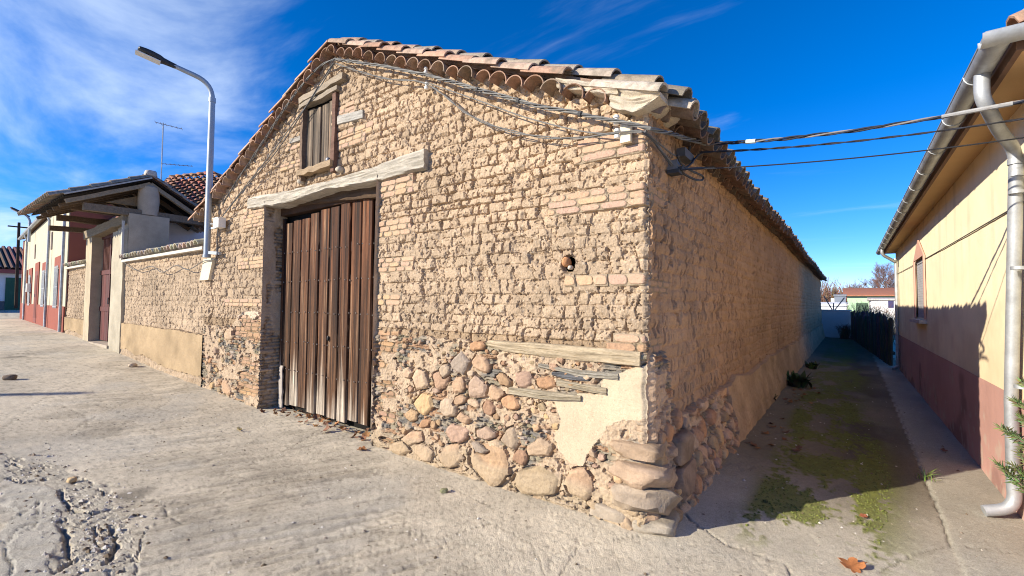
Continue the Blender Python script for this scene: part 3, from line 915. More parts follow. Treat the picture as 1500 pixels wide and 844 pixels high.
def G4(pts):       # points read on an enlarged crop of the lower left corner
    return [G(x * .4785, 440 + y * .4785) for x, y in pts]


CRACKS = [(G4(p), w, d) for p, w, d in [
    ([(25, 500), (45, 505), (62, 515)], .02, .03), ([(30, 548), (60, 560), (95, 556), (140, 552)], .022, .035),
    ([(185, 585), (190, 605), (215, 640), (250, 650), (275, 655), (300, 655)], .026, .045), ([(195, 700), (212, 745), (205, 770), (222, 795), (190, 825), (165, 838)], .022, .045),
    ([(300, 580), (314, 592)], .015, .03), ([(345, 700), (352, 735), (358, 765), (340, 795), (315, 815)], .022, .05), ([(285, 690), (292, 720), (300, 760)], .014, .03),
    ([(0, 740), (18, 748), (20, 790), (40, 844)], .006, .02), ([(130, 610), (105, 640), (60, 660), (30, 680), (0, 690)], .006, .02),
    ([(20, 745), (50, 705), (80, 690), (150, 678), (210, 672)], .005, .015), ([(0, 655), (35, 640)], .005, .015),
    ([(430, 600), (500, 632), (512, 660), (560, 690)], .005, .012), ([(490, 685), (455, 700), (430, 745), (415, 844)], .006, .015),
    ([(395, 330), (330, 350), (280, 380), (215, 415)], .008, .01), ([(100, 340), (200, 350), (260, 370), (270, 400)], .006, .01),
    ([(120, 620), (105, 700), (30, 735)], .004, .012),
]]
CRACKS += [([G(*p) for p in q], w, d) for q, w, d in [
    ([(978, 738), (995, 745), (1015, 765), (1040, 782), (1062, 797)], .008, .02), ([(1062, 797), (1110, 810), (1152, 826), (1160, 844)], .005, .015),
    ([(1286, 537), (1320, 610), (1358, 711), (1376, 752), (1392, 798)], .008, .02), ([(1392, 798), (1330, 812), (1290, 835)], .005, .012),
    ([(1392, 798), (1450, 806), (1500, 812)], .004, .01), ([(700, 760), (780, 800), (800, 844)], .003, .006), ([(560, 720), (640, 705), (720, 745)], .003, .006),
    ([(200, 600), (260, 610), (330, 600)], .004, .01),
    ([(60, 612), (110, 600), (165, 606), (230, 642), (300, 655)], .004, .008), ([(330, 702), (380, 676), (420, 660), (500, 612)], .004, .008),
    ([(240, 762), (320, 730), (400, 702), (480, 706), (560, 698)], .003, .007), ([(430, 844), (470, 802), (560, 782), (650, 790), (720, 770)], .003, .008),
    ([(0, 640), (50, 604), (130, 560), (220, 545)], .005, .008), ([(150, 640), (240, 600), (300, 560)], .004, .007), ([(820, 844), (850, 800), (940, 785)], .003, .007),
]]
BROKEN = G4([(0, 478), (60, 488), (140, 500), (330, 570), (395, 640), (440, 700), (430, 844), (170, 844), (205, 720), (180, 600), (140, 575), (40, 572), (0, 530)])
PATCHA = G4([(0, 575), (140, 580), (185, 610), (205, 700), (200, 780), (160, 844), (0, 844)])
STAINS = [(G(*p), r, a) for p, r, a in [((205, 725), .14, .5), ((95, 618), .3, .25), ((20, 548), .2, .5), ((140, 640), .25, .2), ((400, 690), .3, .15)]]


_s0, _s1 = G(1286, 537), G(1358, 711)
SB = (_s1[0] - _s0[0]) / (_s1[1] - _s0[1]); SA = _s0[0] - SB * _s0[1]


def ground_field(x, y):
    h = gz(x, y).astype(np.float64)
    r = np.hypot(x, y)
    near = np.clip(1 - r / 40, 0, 1)
    h += near * (.045 * (fbm(x * .45, y * .45, 3, 501) - .5) + .018 * (fbm(x * 2, y * 2, 4, 502) - .5))
    # brushed and worn concrete: ridges running across the street
    a = -.42
    u_, v_ = x * math.cos(a) + y * math.sin(a), -x * math.sin(a) + y * math.cos(a)
    worn = np.maximum(sm(fbm(x * .55 + 3, y * .55, 3, 503), .38, .6), np.exp(-((x + 6.0) / 2.2) ** 2 - ((y - 2.0) / .8) ** 2)) * (x < 0)
    h += near * (worn * .018 * (fbm(v_ * 1.6, u_ * 11, 4, 504) - .5) + .006 * (fbm(v_ * 1.1, u_ * 14, 3, 528) - .5))
    h += near * (.005 * (fbm(x * 22, y * 22, 4, 505) - .5) + .0025 * (fbm(x * 60, y * 60, 3, 523) - .5))
    C = np.array([.585, .515, .395]) * (.76 + .48 * fbm(x * .8, y * .8, 5, 506))[..., None]
    C = C * (1 - .18 * worn * sm(fbm(v_ * 1.6, u_ * 11, 4, 504), .35, .6))[..., None]
    C = C * (1 + .35 * (fbm(x * 6, y * 6, 4, 507) - .5))[..., None]
    grit = sm(fbm(x * 45, y * 45, 3, 508), .63, .72)
    C = C * (1 - .30 * grit)[..., None]
    grey = sm(fbm(x * .9 + 9, y * .9, 4, 516), .5, .66)
    C = C * (1 - .35 * grey)[..., None] + np.array([.44, .425, .375]) * (.35 * grey)[..., None]
    wx = x + .07 * (fbm(x * 6, y * 6, 4, 509) - .5); wy = y + .07 * (fbm(x * 6 + 40, y * 6, 4, 510) - .5)
    wx += .25 * (fbm(x * 1.8, y * 1.8, 2, 520) - .5); wy += .25 * (fbm(x * 1.8 + 20, y * 1.8, 2, 521) - .5)
    pit = sm(fbm(x * 34, y * 34, 3, 524), .70, .76) * near
    h -= .004 * pit
    scr = sm(fbm(v_ * 2.4, u_ * 22, 4, 525), .58, .66) * worn
    h -= .008 * scr * near
    C = C * (1 - .22 * scr * near)[..., None]
    br = inpoly(wx, wy, BROKEN); pa = inpoly(wx, wy, PATCHA) & ~br
    lump = fbm(x * 13, y * 13, 4, 511)
    h = np.where(br, h + .010 * (lump - .55) - .010 * sm(.40 - lump, 0, .06) + .009 * (fbm(x * 34, y * 34, 4, 522) - .5), h)
    C = np.where(br[..., None], np.array([.44, .395, .31]) * (.7 + .55 * lump)[..., None], C)
    C = np.where(pa[..., None], np.array([.50, .46, .375]) * (.76 + .4 * fbm(x * 4, y * 4, 4, 512))[..., None], C)
    h = np.where(pa, h + .005, h)
    for (c, rad, am) in STAINS:
        q = np.hypot(wx - c[0], wy - c[1]) / rad
        C = C * (1 - am * sm(1.1 - q, 0, .7))[..., None]
    # alley
    yw = y + .25 * (fbm(x * 3, y * 2, 3, 531) - .5)
    al = sm(yw, 3.1, 3.7) * (x > SX - .3) * (x < HX + .1)
    xs_ = SA + SB * np.clip(y, 3, 17)
    strip = (x > xs_) & (x < HX + .1) & (y > 3.0)
    soil = np.array([.17, .135, .09]) * (.65 + .7 * fbm(x * 2.5, y * 1.2, 5, 532))[..., None]
    conc = np.array([.50, .45, .36]) * (.8 + .35 * fbm(x * 4, y * 4, 4, 533))[..., None]
    wet = sm(fbm(x * 2.2 + 5, y * .5, 4, 534), .40, .6)
    far = sm(y, 3.6, 6.0)
    ca = conc * (1 - far[..., None] * .8) + soil * far[..., None] * .8
    mossband = np.exp(-((x + .16 + .1 * np.sin(y * .8)) / .36) ** 2) + .8 * np.exp(-((x + .55) / .12) ** 2)
    moss = np.clip(sm(fbm(x * 3.2, y * 1.6, 5, 535) + .42 * (fbm(x * 26, y * 22, 3, 541) - .5), .40, .54) * mossband * 1.7, 0, 1) * sm(xs_ - x, .0, .28) * sm(y, 3.25, 3.9)
    damp = np.exp(-((x - .15) / .38) ** 2) * sm(y, 4.0, 5.2) * sm(fbm(x * 2.4, y * .9, 4, 546), .30, .56)
    ca = ca * (1 - .5 * damp)[..., None]
    mc = np.array([.16, .175, .035]) * (.7 + .6 * fbm(x * 20, y * 20, 3, 536))[..., None]
    ca = ca * (1 - moss[..., None] * .85) + mc * (moss[..., None] * .85)
    h = np.where(al > .5, h + moss * .008 * fbm(x * 40, y * 40, 3, 537), h)
    cs = np.array([.42, .385, .31]) * (.8 + .4 * fbm(x * 3, y * 1.5, 4, 538))[..., None]
    ca = np.where(strip[..., None], cs, ca)
    ca = ca * (1 - .14 * sm(y, 4.2, 6))[..., None]  # floor darkened past the alley mouth: shade put into the colour
    h = h + .010 * sm(x - xs_, -.02, .03) * (x < HX + .1) * (y > 3.0)
    # soil banked against the barn
    bank = np.exp(-((x - SX) / .22) ** 2) * sm(y, 4.0, 5.5) * (x > SX - .3)
    h += .07 * bank * (x < .3)
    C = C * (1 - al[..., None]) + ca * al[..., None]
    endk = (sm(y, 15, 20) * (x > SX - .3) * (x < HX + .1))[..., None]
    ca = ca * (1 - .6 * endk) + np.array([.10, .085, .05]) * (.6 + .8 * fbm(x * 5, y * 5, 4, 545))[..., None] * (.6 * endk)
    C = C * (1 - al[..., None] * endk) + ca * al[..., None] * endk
    fartone = np.array([.20, .17, .11]) * (.8 + .4 * fbm(x * .2, y * .2, 4, 540))[..., None]
    k = ((y > 30) * 1.0)[..., None]
    C = C * (1 - k) + fartone * k
    jx = x + .03 * (fbm(x * 14, y * 14, 3, 513) - .5) + .022 * (fbm(x * 50, y * 50, 2, 526) - .5); jy = y + .03 * (fbm(x * 14 + 60, y * 14, 3, 514) - .5) + .022 * (fbm(x * 50 + 9, y * 50, 2, 527) - .5)
    for pts, w, d in CRACKS:
        xs = [p[0] for p in pts]; ys = [p[1] for p in pts]
        m = (x > min(xs) - .2) & (x < max(xs) + .2) & (y > min(ys) - .2) & (y < max(ys) + .2)
        if not m.any(): continue
        q = polyline_dist(jx[m], jy[m], pts)
        wl = w * (.1 + 1.3 * fbm(x[m] * 11, y[m] * 11, 3, 515)) * .8
        k = 1 - sm(q, wl * .4, wl + .006)
        h[m] -= .75 * d * k
        C[m] = C[m] * (1 - .4 * k)[..., None] + np.array([.2, .18, .14]) * (.15 * k)[..., None]
    return h, C


az0 = math.atan2(.804, -.595)
fine_a = np.arange(-53, 53, .15)
coarse = np.concatenate([np.arange(53, 307, 4.0)])
ang = np.radians(np.concatenate([fine_a, coarse])) + az0
rad = np.concatenate([[.05, .3, .6, .9, 1.2, 1.5, 1.8], 2.05 * 1.0062 ** np.arange(0, 480)])
rad = np.concatenate([rad, rad[-1] * 1.09 ** np.arange(1, 50)])
A, RR = np.meshgrid(ang, rad)
gx, gy = RR * np.cos(A), RR * np.sin(A)
gh, gc = ground_field(gx, gy)
GP = np.stack([gx, gy, gh], -1)
nr, nc = gx.shape
idx = np.arange(nr * nc).reshape(nr, nc)
i2 = np.concatenate([idx, idx[:, :1]], 1)
quads = np.stack([i2[:-1, :-1], i2[:-1, 1:], i2[1:, 1:], i2[1:, :-1]], -1).reshape(-1, 4)
Pf = GP.reshape(-1, 3); Cf = gc.reshape(-1, 3)
cx = Pf[quads].mean(1)
inal = (cx[:, 0] > SX - .15) & (cx[:, 0] < HX + .1) & (cx[:, 1] > 3.25) & (cx[:, 1] < 29)
strp = inal & (cx[:, 0] > SA + SB * np.clip(cx[:, 1], 3, 17))
strt = (cx[:, 1] <= 3.25) & (cx[:, 1] > -14) & (cx[:, 0] > -46) & (cx[:, 0] < 30)
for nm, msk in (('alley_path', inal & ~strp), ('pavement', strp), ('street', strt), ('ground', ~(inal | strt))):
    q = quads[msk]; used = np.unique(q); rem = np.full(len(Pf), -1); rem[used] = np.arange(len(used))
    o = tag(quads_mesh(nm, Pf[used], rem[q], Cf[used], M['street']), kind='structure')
    cq = cx[msk]
    wob_ = .12 * (fbm(cq[:, 0] * 5, cq[:, 1] * 5, 3, 530) - .5)
    o.data.polygons.foreach_set('use_smooth', ~inpoly(cq[:, 0] + wob_, cq[:, 1] + wob_, BROKEN))


def ground_z(x, y):
    h, _ = ground_field(np.array([[float(x)]]), np.array([[float(y)]]))
    return float(h[0, 0])


# ------------------------------------------------------------------ YARD WALLS
def yard_wall(x1, x0, seed, label, coping_z, white=None, coping_drop=0.0):
    w = empty('courtyard_wall', ((x0 + x1) / 2, FY + .2, gzs((x0 + x1) / 2, 0)), label, 'wall')
    s = np.arange(0, x1 - x0, .0135); z = np.arange(-.1, coping_z, .0115)
    S_, Z_ = np.meshgrid(s, z)
    Xw = x1 - S_
    D_, C_ = adobe(S_ + seed, Z_, seed, 2.35, .62, .1, .115, .1, .24, .4)
    C_ = C_ * np.array([.98, .99, 1.0])
    tp = 1.02 + .012 * S_ + .05 * (fbm(S_ * 1.5, Z_ * 0 + seed, 3, seed) - .5) + .03 * (fbm(S_ * 12, Z_ * 12, 3, seed + 1) - .5)
    bt = gz(Xw, 0 * Xw) + .13 + .16 * (fbm(S_ * 1.6, Z_ * 0 + 5, 4, seed + 2) - .5) + .04 * (fbm(S_ * 14, Z_ * 14, 3, seed + 6) - .5)
    pl = (Z_ < tp) & (Z_ > bt) & (Xw < -7.5 - .4 * 0 + .15 * fbm(Z_ * 4, S_ * 0, 3, 8))
    D_ = np.where(pl, .045 + .022 * (fbm(S_ * 4, Z_ * 4, 5, seed + 3) - .5) + .005 * (fbm(S_ * 50, Z_ * 50, 2, seed + 9) - .5), D_)
    C_ = np.where(pl[..., None], np.array([.36, .265, .16]) * (.62 + .72 * fbm(S_ * 2.4, Z_ * 3, 5, seed + 4))[..., None], C_)
    lowb = Z_ <= bt
    D_ = np.where(lowb, .06 * fbm(S_ * 9, Z_ * 9, 3, seed + 5), D_); C_ = np.where(lowb[..., None], C_ * .95, C_)
    if white:
        wm = inpoly(Xw + .03 * (fbm(Z_ * 12, S_ * 12, 3, 7) - .5), Z_, white)
        D_ = np.where(wm, .06, D_); C_ = np.where(wm[..., None], np.array([.68, .60, .44]), C_)
    grid_mesh('adobe_face', np.stack([Xw, FY - D_, Z_], -1), C_, M['adobe'], w, None, True)
    m = MB(); m.box((x0, FY + .05, -.1), (x1, FY + .42, coping_z - .005), (.42, .33, .22)); m.build('wall_core', M['adobe'], w)
    m = MB(); rg = random.Random(seed)
    m.box((x0, FY - .09, coping_z - .055), (x1 - .02, FY + .5, coping_z + .0), (.56, .52, .45))
    m.build('coping_mortar', M['plaster'], w)
    m = MB(); x = x1 - .12
    while x > x0 + .05:
        zz = coping_z + rg.uniform(-.006, .012)
        m.tile((x, FY + .42, zz + .17), (x + rg.uniform(-.01, .01), FY - .13 + rg.uniform(-.02, .02), zz + .025), .09, .098, (0, 0, 1), tuple(k * rg.uniform(.85, 1.1) for k in (.50, .43, .33)), 0, 8, .016)
        x -= .2
    m.box((x0, FY + .02, coping_z), (x1, FY + .42, coping_z + .10), (.42, .37, .3))
    m.build('coping_tiles', M['tile'], w)
    return w


wp = [at(u, v, 'Y', FY - .05) for u, v in ((299, 380), (313, 377), (306, 410), (293, 411))]
yard_wall(-9.06, -13.92, 300, 'pale adobe courtyard wall under tile coping, between barn gable and gateway', 2.56)
yard_wall(-17.45, -20.05, 320, 'short stretch of courtyard wall between the gateway and the red and cream house', 2.62)
m = MB(); m.prism([(p.x, FY - .06, p.z) for p in wp], (0, .05, 0), (.66, .58, .43)); o = m.build('plaster_patch', M['plaster'])
tag(o, 'cream plaster dab on the wall below the street lamp foot', 'plaster patch')

# ------------------------------------------------------------------ GATEWAY
PX = -13.85
gate = empty('gateway', (-15.7, 3.6, .45), 'old covered gateway with small tiled gable roof, cream piers and dark red door', 'gateway')
rg = random.Random(12)


def rough_box(name, a, b, col, parent, seed, amp=.02, mat='plaster', n=14):
    """plastered block: each face gridded and slightly uneven"""
    m = MB(); a = Vector(a); b = Vector(b)
    ax = [(0, 1, 2), (1, 2, 0), (2, 0, 1)]
    for (i, j, k) in ax:
        for side in (0, 1):
            vs = []; fs = []; cs = []
            for p in range(n + 1):
                for q in range(n + 1):
                    c = [0, 0, 0]; c[i] = a[i] + (b[i] - a[i]) * p / n; c[j] = a[j] + (b[j] - a[j]) * q / n; c[k] = (a, b)[side][k]
                    nn = float(fbm(c[0] * 2.3 + c[2] * 1.1, c[1] * 2.3 + c[2] * 1.7, 3, seed)) - .5
                    for w in range(3):
                        c[w] += amp * (float(vn(c[0] * 3 + w * 9 + c[1], c[2] * 3 + c[1] * 2, seed + w)) - .5)
                    vs.append(c); g = 1 + .5 * nn; cs.append((col[0] * g, col[1] * g, col[2] * g))
            for p in range(n):
                for q in range(n):
                    o_ = p * (n + 1) + q; f = (o_, o_ + n + 1, o_ + n + 2, o_ + 1)
                    fs.append(f if side else f[::-1])
            m.add(vs, fs, cs, 0, True)
    return m.build(name, M[mat], parent)


def pxz(u, v, x): return at(u, v, 'X', x)


rough_box('pier', (-14.86, FY - .06, .2), (-13.9, FY + .02, 3.3), (.40, .355, .27), gate, 1)
tp = pxz(185, 312, -13.9).z
rough_box('pier', (-14.80, FY + .02, .2), (-13.88, 4.06, tp), (.42, .35, .26), gate, 2)
rough_box('pier', (-17.5, FY - .06, .2), (-16.88, FY + .24, 3.45), (.42, .35, .245), gate, 3)
rough_box('threshold', (-16.9, FY - .1, .2), (-14.8, FY + .6, .47), (.4, .34, .27), gate, 4)
m = MB()
m.beam((-17.7, FY + .06, 3.46), (-14.0, FY + .06, 3.56), .3, .22, (.27, .22, .155), 0, (0, 0, 1), .02, 10, rg)
m.build('gate_lintel', M['wood_grey'], gate)
m = MB()
m.beam((-14.02, 2.45, pxz(130, 303, -14).z), (-14.02, 5.65, pxz(290, 325, -14).z), .16, .17, (.20, .155, .11), 0, (0, 0, 1), .012, 8, rg)
m.beam((-16.9, 2.45, 3.78), (-16.9, 4.4, 3.80), .15, .15, (.15, .10, .065), 0, (0, 0, 1), .012, 6, rg)
m.beam((-17.9, 2.45, 3.60), (-17.9, 4.4, 3.62), .14, .14, (.13, .09, .06), 0, (0, 0, 1), .012, 6, rg)
m.beam((-15.6, 2.5, 3.92), (-15.6, 5.6, 3.92), .15, .15, (.15, .10, .065), 0, (0, 0, 1), .012, 6, rg)
m.build('tie_beams', M['wood_grey'], gate)
gA = pxz(222, 264, PX); gL = pxz(98, 288, PX); gR = pxz(308, 324, PX)
# masonry post under the ridge
m = MB(); b0 = pxz(218, 313, -14.0); b1 = pxz(218, 272, -14.0)
m.tube([(-14.05, b0.y, b0.z - .05), (-14.05, b0.y, (b0.z + b1.z) / 2), (-14.05, b0.y, b1.z - .05), (-14.05, b0.y, b1.z + .02)], [.20, .22, .21, .14], 12, (.44, .36, .27))
m.build('ridge_post', M['plaster'], gate)
# infill panel to the left of the post, in shade
m = MB(); m.prism([(-14.25, gL.y + .75, 3.95), (-14.25, b0.y, 3.95), (-14.25, b0.y, gA.z - .3)], (-.06, 0, 0), (.34, .24, .14)); m.build('gable_boards', M['beam'] if False else M['wood_grey'], gate)
GX1 = -17.9
m = MB()
for e in (gL, gR):
    d = Vector((0, e.y - gA.y, e.z - gA.z))
    m.beam((PX - .1, gA.y, gA.z - .09), (PX - .1, e.y, e.z - .09), .09, .12, (.30, .235, .16), 0, (1, 0, 0), .006, 6, rg)
    for k in range(1, 6):
        x = PX - .1 - k * .7
        m.beam((x, gA.y, gA.z - .1), (x, e.y, e.z - .1), .08, .11, (.16, .11, .07), 0, (1, 0, 0))
m.build('rafters', M['wood_grey'], gate)
m = MB()
for e in (gL, gR):
    sgn = 1 if e.y > gA.y else -1
    a = Vector((PX, gA.y, gA.z)); b = Vector((PX, e.y + .05 * sgn, e.z))
    m.prism([a, b, b + Vector((0, 0, .045)), a + Vector((0, 0, .045))], (GX1 - PX, 0, 0), (.10, .07, .05))
m.build('roof_boards', M['beam'], gate)
m = MB()
for e in (gL, gR):
    d = Vector((0, e.y - gA.y, e.z - gA.z)); ln = d.length; d.normalize(); up = Vector((0, -d.z, abs(d.y))) if d.y > 0 else Vector((0, d.z, -d.y))
    up = Vector((0, 0, 1)) - d * d.z; up.normalize()
    x = PX - .05; c = 0
    while x > GX1:
        k = 0
        while k * .38 < ln + .04:
            s_ = Vector((x, gA.y, gA.z)) + d * (k * .38 - .04) + up * .075; q_ = s_ + d * .45 + up * .018
            if c < 3 or e is gR or k * .38 > ln - .5:
                m.tile(s_, q_, .08, .1, up, tcol(GREYT if c else TERRA) if e is gR else tuple(.82 * t for t in tcol(GREYT)), 0, 5, .015)
            k += 1
        x -= .22; c += 1
    for k in range(0, 0): pass
x = PX
while x > GX1:
    m.tile((x - .42, gA.y, gA.z + .1), (x, gA.y, gA.z + .115), .1, .12, (0, 0, 1), tcol(GREYT), 0, 6, .015); x -= .38
m.build('roof_tiles', M['tile'], gate)
m = MB(); rock(m, (PX - .1, gA.y, gA.z + .17), (.14, .12, .09), 5, (.45, .42, .38), 0, .6, 10); m.build('ridge_end', M['plaster'], gate)
# white edge board of the street side verge
m = MB(); a = gA + Vector((.02, 0, .05)); b = gL + Vector((.02, -.05, .05)); m.beam(a, b, .03, .07, (.42, .41, .39), 0, (1, 0, 0)); m.build('verge_board', M['plain'], gate)
# the door, dark red: solid below, bars above
m = MB()
GY = FY + .16
xs_ = np.linspace(-16.85, -14.9, 9)
for i in range(8):
    m.box((xs_[i] + .006, GY, .5), (xs_[i + 1] - .006, GY + .04, 2.3), (1 + .3 * (i % 2), 1, 1))
m.box((-16.86, GY - .02, 2.3), (-14.88, GY + .06, 2.42), (1.2, 1, 1)); m.box((-16.86, GY - .02, 1.3), (-14.88, GY - .003, 1.42), (1.1, 1, 1))
m.box((-16.86, GY - .02, 3.3), (-14.88, GY + .06, 3.42), (1, 1, 1))
m.box((-15.93, GY - .03, .5), (-15.85, GY - .004, 3.3), (1, 1, 1))
for x in np.linspace(-16.8, -14.95, 16): m.tube([(x, GY + .02, 2.42), (x, GY + .02, 3.3)], .014, 6, (3.2, 5, 4))
m.box((-16.86, GY + .1, 2.4), (-14.88, GY + .12, 3.4), (.35, .5, .5))
gd = m.build('gate_door', M['door_red'], gate)
m = MB(); m.tube([(-15.8, GY - .06, 1.5), (-15.8, GY - .06, 1.66)], .014, 8); m.tube([(-15.8, GY - .06, 1.5), (-15.8, GY, 1.5)], .01, 6); m.tube([(-15.8, GY - .06, 1.66), (-15.8, GY, 1.66)], .01, 6); m.build('handle', M['dark'], gd)
m = MB(); m.box((-13.93, FY - .1, 2.55), (-13.87, FY - .06, 3.5), (.5, .47, .42)); m.build('pier_strip', M['plain'], gate)
m = MB(); m.beam((-15.35, FY + .08, .42), (-15.30, FY + .3, 1.5), .14, .03, (.55, .40, .22), 0, (0, 1, 0)); o = m.build('leaning_plank', M['wood_grey'])
tag(o, 'yellowish plank leaning upright against the dark red gate door', 'plank')

# ------------------------------------------------------------------ RED AND CREAM HOUSE
HB0, HB1 = -37.0, -20.1
house = empty('red_and_cream_house', (-20.1, 3.2, .55), 'long low house with red dado and window surrounds on cream walls', 'house')
hb = .3; he = 4.85
HROT = R(-3.1); house.rotation_euler.z = HROT
m = MB()
m.box((HB0, 3.2, hb), (HB1, 9.0, he), (.50, .45, .33)); m.build('wall', M['paint_wall'], house)
m = MB(); m.box((HB1, 3.22, hb), (HB1 + .03, 8.9, he + .1), (.22, .075, .055)); m.build('end_wall', M['paint_wall'], house)
RED = (.27, .085, .06)
m = MB(); m.box((HB0 - .02, 3.17, hb), (HB1 + .02, 3.2, 1.38), RED); m.box((HB0 - .03, 3.165, hb), (HB0 + .3, 3.2, he), RED); m.build('dado', M['paint_wall'], house)


def hx(u):
    d = ray(u, 430); n = Vector((-math.sin(HROT), math.cos(HROT), 0)); o_ = Vector((-20.1, 3.2, 0))
    p = CAM_POS + d * ((o_ - CAM_POS).dot(n) / d.dot(n))
    return -20.1 - math.hypot(p.x + 20.1, p.y - 3.2)


for i, (uc, w, z0, z1, dr) in enumerate(((84, 1.0, 1.35, 2.72, 0), (65, 1.0, 1.35, 2.72, 0), (54, 1.05, .78, 2.85, 1), (44.5, 1.0, 1.35, 2.72, 0), (38, .9, 1.35, 2.72, 0))):
    x = hx(uc); ww = w / 2
    sr = MB(); e = .28
    sr.box((x - ww - e, 3.165, 1.38 if not dr else .8), (x - ww, 3.2, z1 + e + .1), RED); sr.box((x + ww, 3.165, 1.38 if not dr else .8), (x + ww + e, 3.2, z1 + e + .1), RED); sr.box((x - ww, 3.165, z1), (x + ww, 3.2, z1 + e + .1), RED)
    if dr:
        d = MB(); d.box((x - ww, 3.16, z0 - .2), (x + ww, 3.197, z1), (.20, .06, .05)); d.box((x - ww + .1, 3.15, z0), (x - .03, 3.161, z1 - .2), (.16, .05, .04)); d.box((x + .03, 3.15, z0), (x + ww - .1, 3.161, z1 - .2), (.16, .05, .04))
        do = d.build('door', M['plain'], house); sr.build('door_surround', M['paint_wall'], do)
        hm = MB(); hm.tube([(x + .06, 3.12, 1.7), (x + .06, 3.12, 1.85)], .015, 6); hm.build('handle', M['zinc'], do)
    else:
        f = MB(); f.box((x - ww, 3.17, z0), (x - ww + .06, 3.21, z1), (.3, .22, .16)); f.box((x + ww - .06, 3.17, z0), (x + ww, 3.21, z1), (.3, .22, .16)); f.box((x - ww + .06, 3.17, z1 - .06), (x + ww - .06, 3.21, z1), (.3, .22, .16)); f.box((x - ww + .06, 3.17, z0), (x + ww - .06, 3.21, z0 + .06), (.3, .22, .16)); f.box((x - .03, 3.172, z0 + .06), (x + .03, 3.21, z1 - .06), (.3, .22, .16))
        fo = f.build('window', M['plain'], house); sr.build('window_surround', M['paint_wall'], fo)
        p = MB(); p.box((x - ww + .05, 3.19, z0 + .05), (x + ww - .05, 3.195, z1 - .05)); p.build('pane', M['glass'], fo)
        g = MB()
        for xx in np.linspace(x - ww + .05, x + ww - .05, 7): g.tube([(xx, 3.14, z0 - .05), (xx, 3.14, z1 + .05)], .009, 5)
        for zz in (z0, (z0 + z1) / 2, z1): g.tube([(x - ww, 3.14, zz), (x + ww, 3.14, zz)], .009, 5)
        g.build('grille', M['zinc'], fo)
for u in (73, 49):
    x = hx(u); m = MB(); m.box((x - .16, 3.17, 3.5), (x + .16, 3.205, 4.15), (.25, .2, .17)); m.build('vent', M['plain'], house)
m = MB()
E0 = Vector((0, 3.08, 4.93)); RG = Vector((0, 6.1, 5.9)); E1 = Vector((0, 9.4, 4.9))
for a, b in ((E0, RG), (E1, RG)):
    m.prism([(HB0 - .25, a.y, a.z), (HB0 - .25, b.y, b.z), (HB0 - .25, b.y, b.z + .06), (HB0 - .25, a.y, a.z + .06)], (HB1 - HB0 + .3, 0, 0), (.2, .13, .09))
x = HB1 - .05
while x > HB0 - .2:
    dv = RG - E0; k = 0
    while k < 9:
        q_ = E0 + dv * (k / 9 - .01); s_ = E0 + dv * ((k + 1) / 9 + .01)
        m.tile((x, s_.y, s_.z + .10), (x, q_.y, q_.z + .12), .08, .1, (0, -.3, 1), tuple(.75 * t for t in tcol(TERRA)), 0, 5, .015); k += 1
    x -= .23
x = HB1
while x > HB0 - .2: m.tile((x - .42, RG.y, RG.z + .14), (x, RG.y, RG.z + .15), .1, .12, (0, 0, 1), tcol(TERRA), 0, 5, .015); x -= .38
m.build('roof', M['tile'], house)
m = MB(); m.prism([(HB1 + .02, 3.2, he + .1), (HB1 + .02, 9, he + .1), (HB1 + .02, 6.1, 5.86)], (-.2, 0, 0), (.35, .25, .2)); m.build('gable_end', M['paint_wall'], house)


def gutter(mb, p, q, r, seg=10, th=.006, col=(1, 1, 1)):
    mb.tile(p, q, r, r, (0, 0, 1), col, 0, seg, th, -1)


m = MB(); gutter(m, (HB0 - .1, 3.02, 4.95), (HB1 + .1, 3.02, 4.95), .075); m.build('gutter', M['zinc'], house)
for u in (96, 73, 40):
    x = hx(u); m = MB(); m.tube([(x, 3.02, 4.9), (x, 3.04, 4.75), (x, 3.10, 4.6), (x, 3.10, gzs(x, 3) + .03)], .042, 8); m.build('downpipe', M['zinc'], house)
m = MB(); x = hx(46); m.box((x - .25, 3.02, 1.95), (x + .15, 3.165, 2.35), (.7, .7, .68)); o = m.build('meter_box', M['plain'], house)

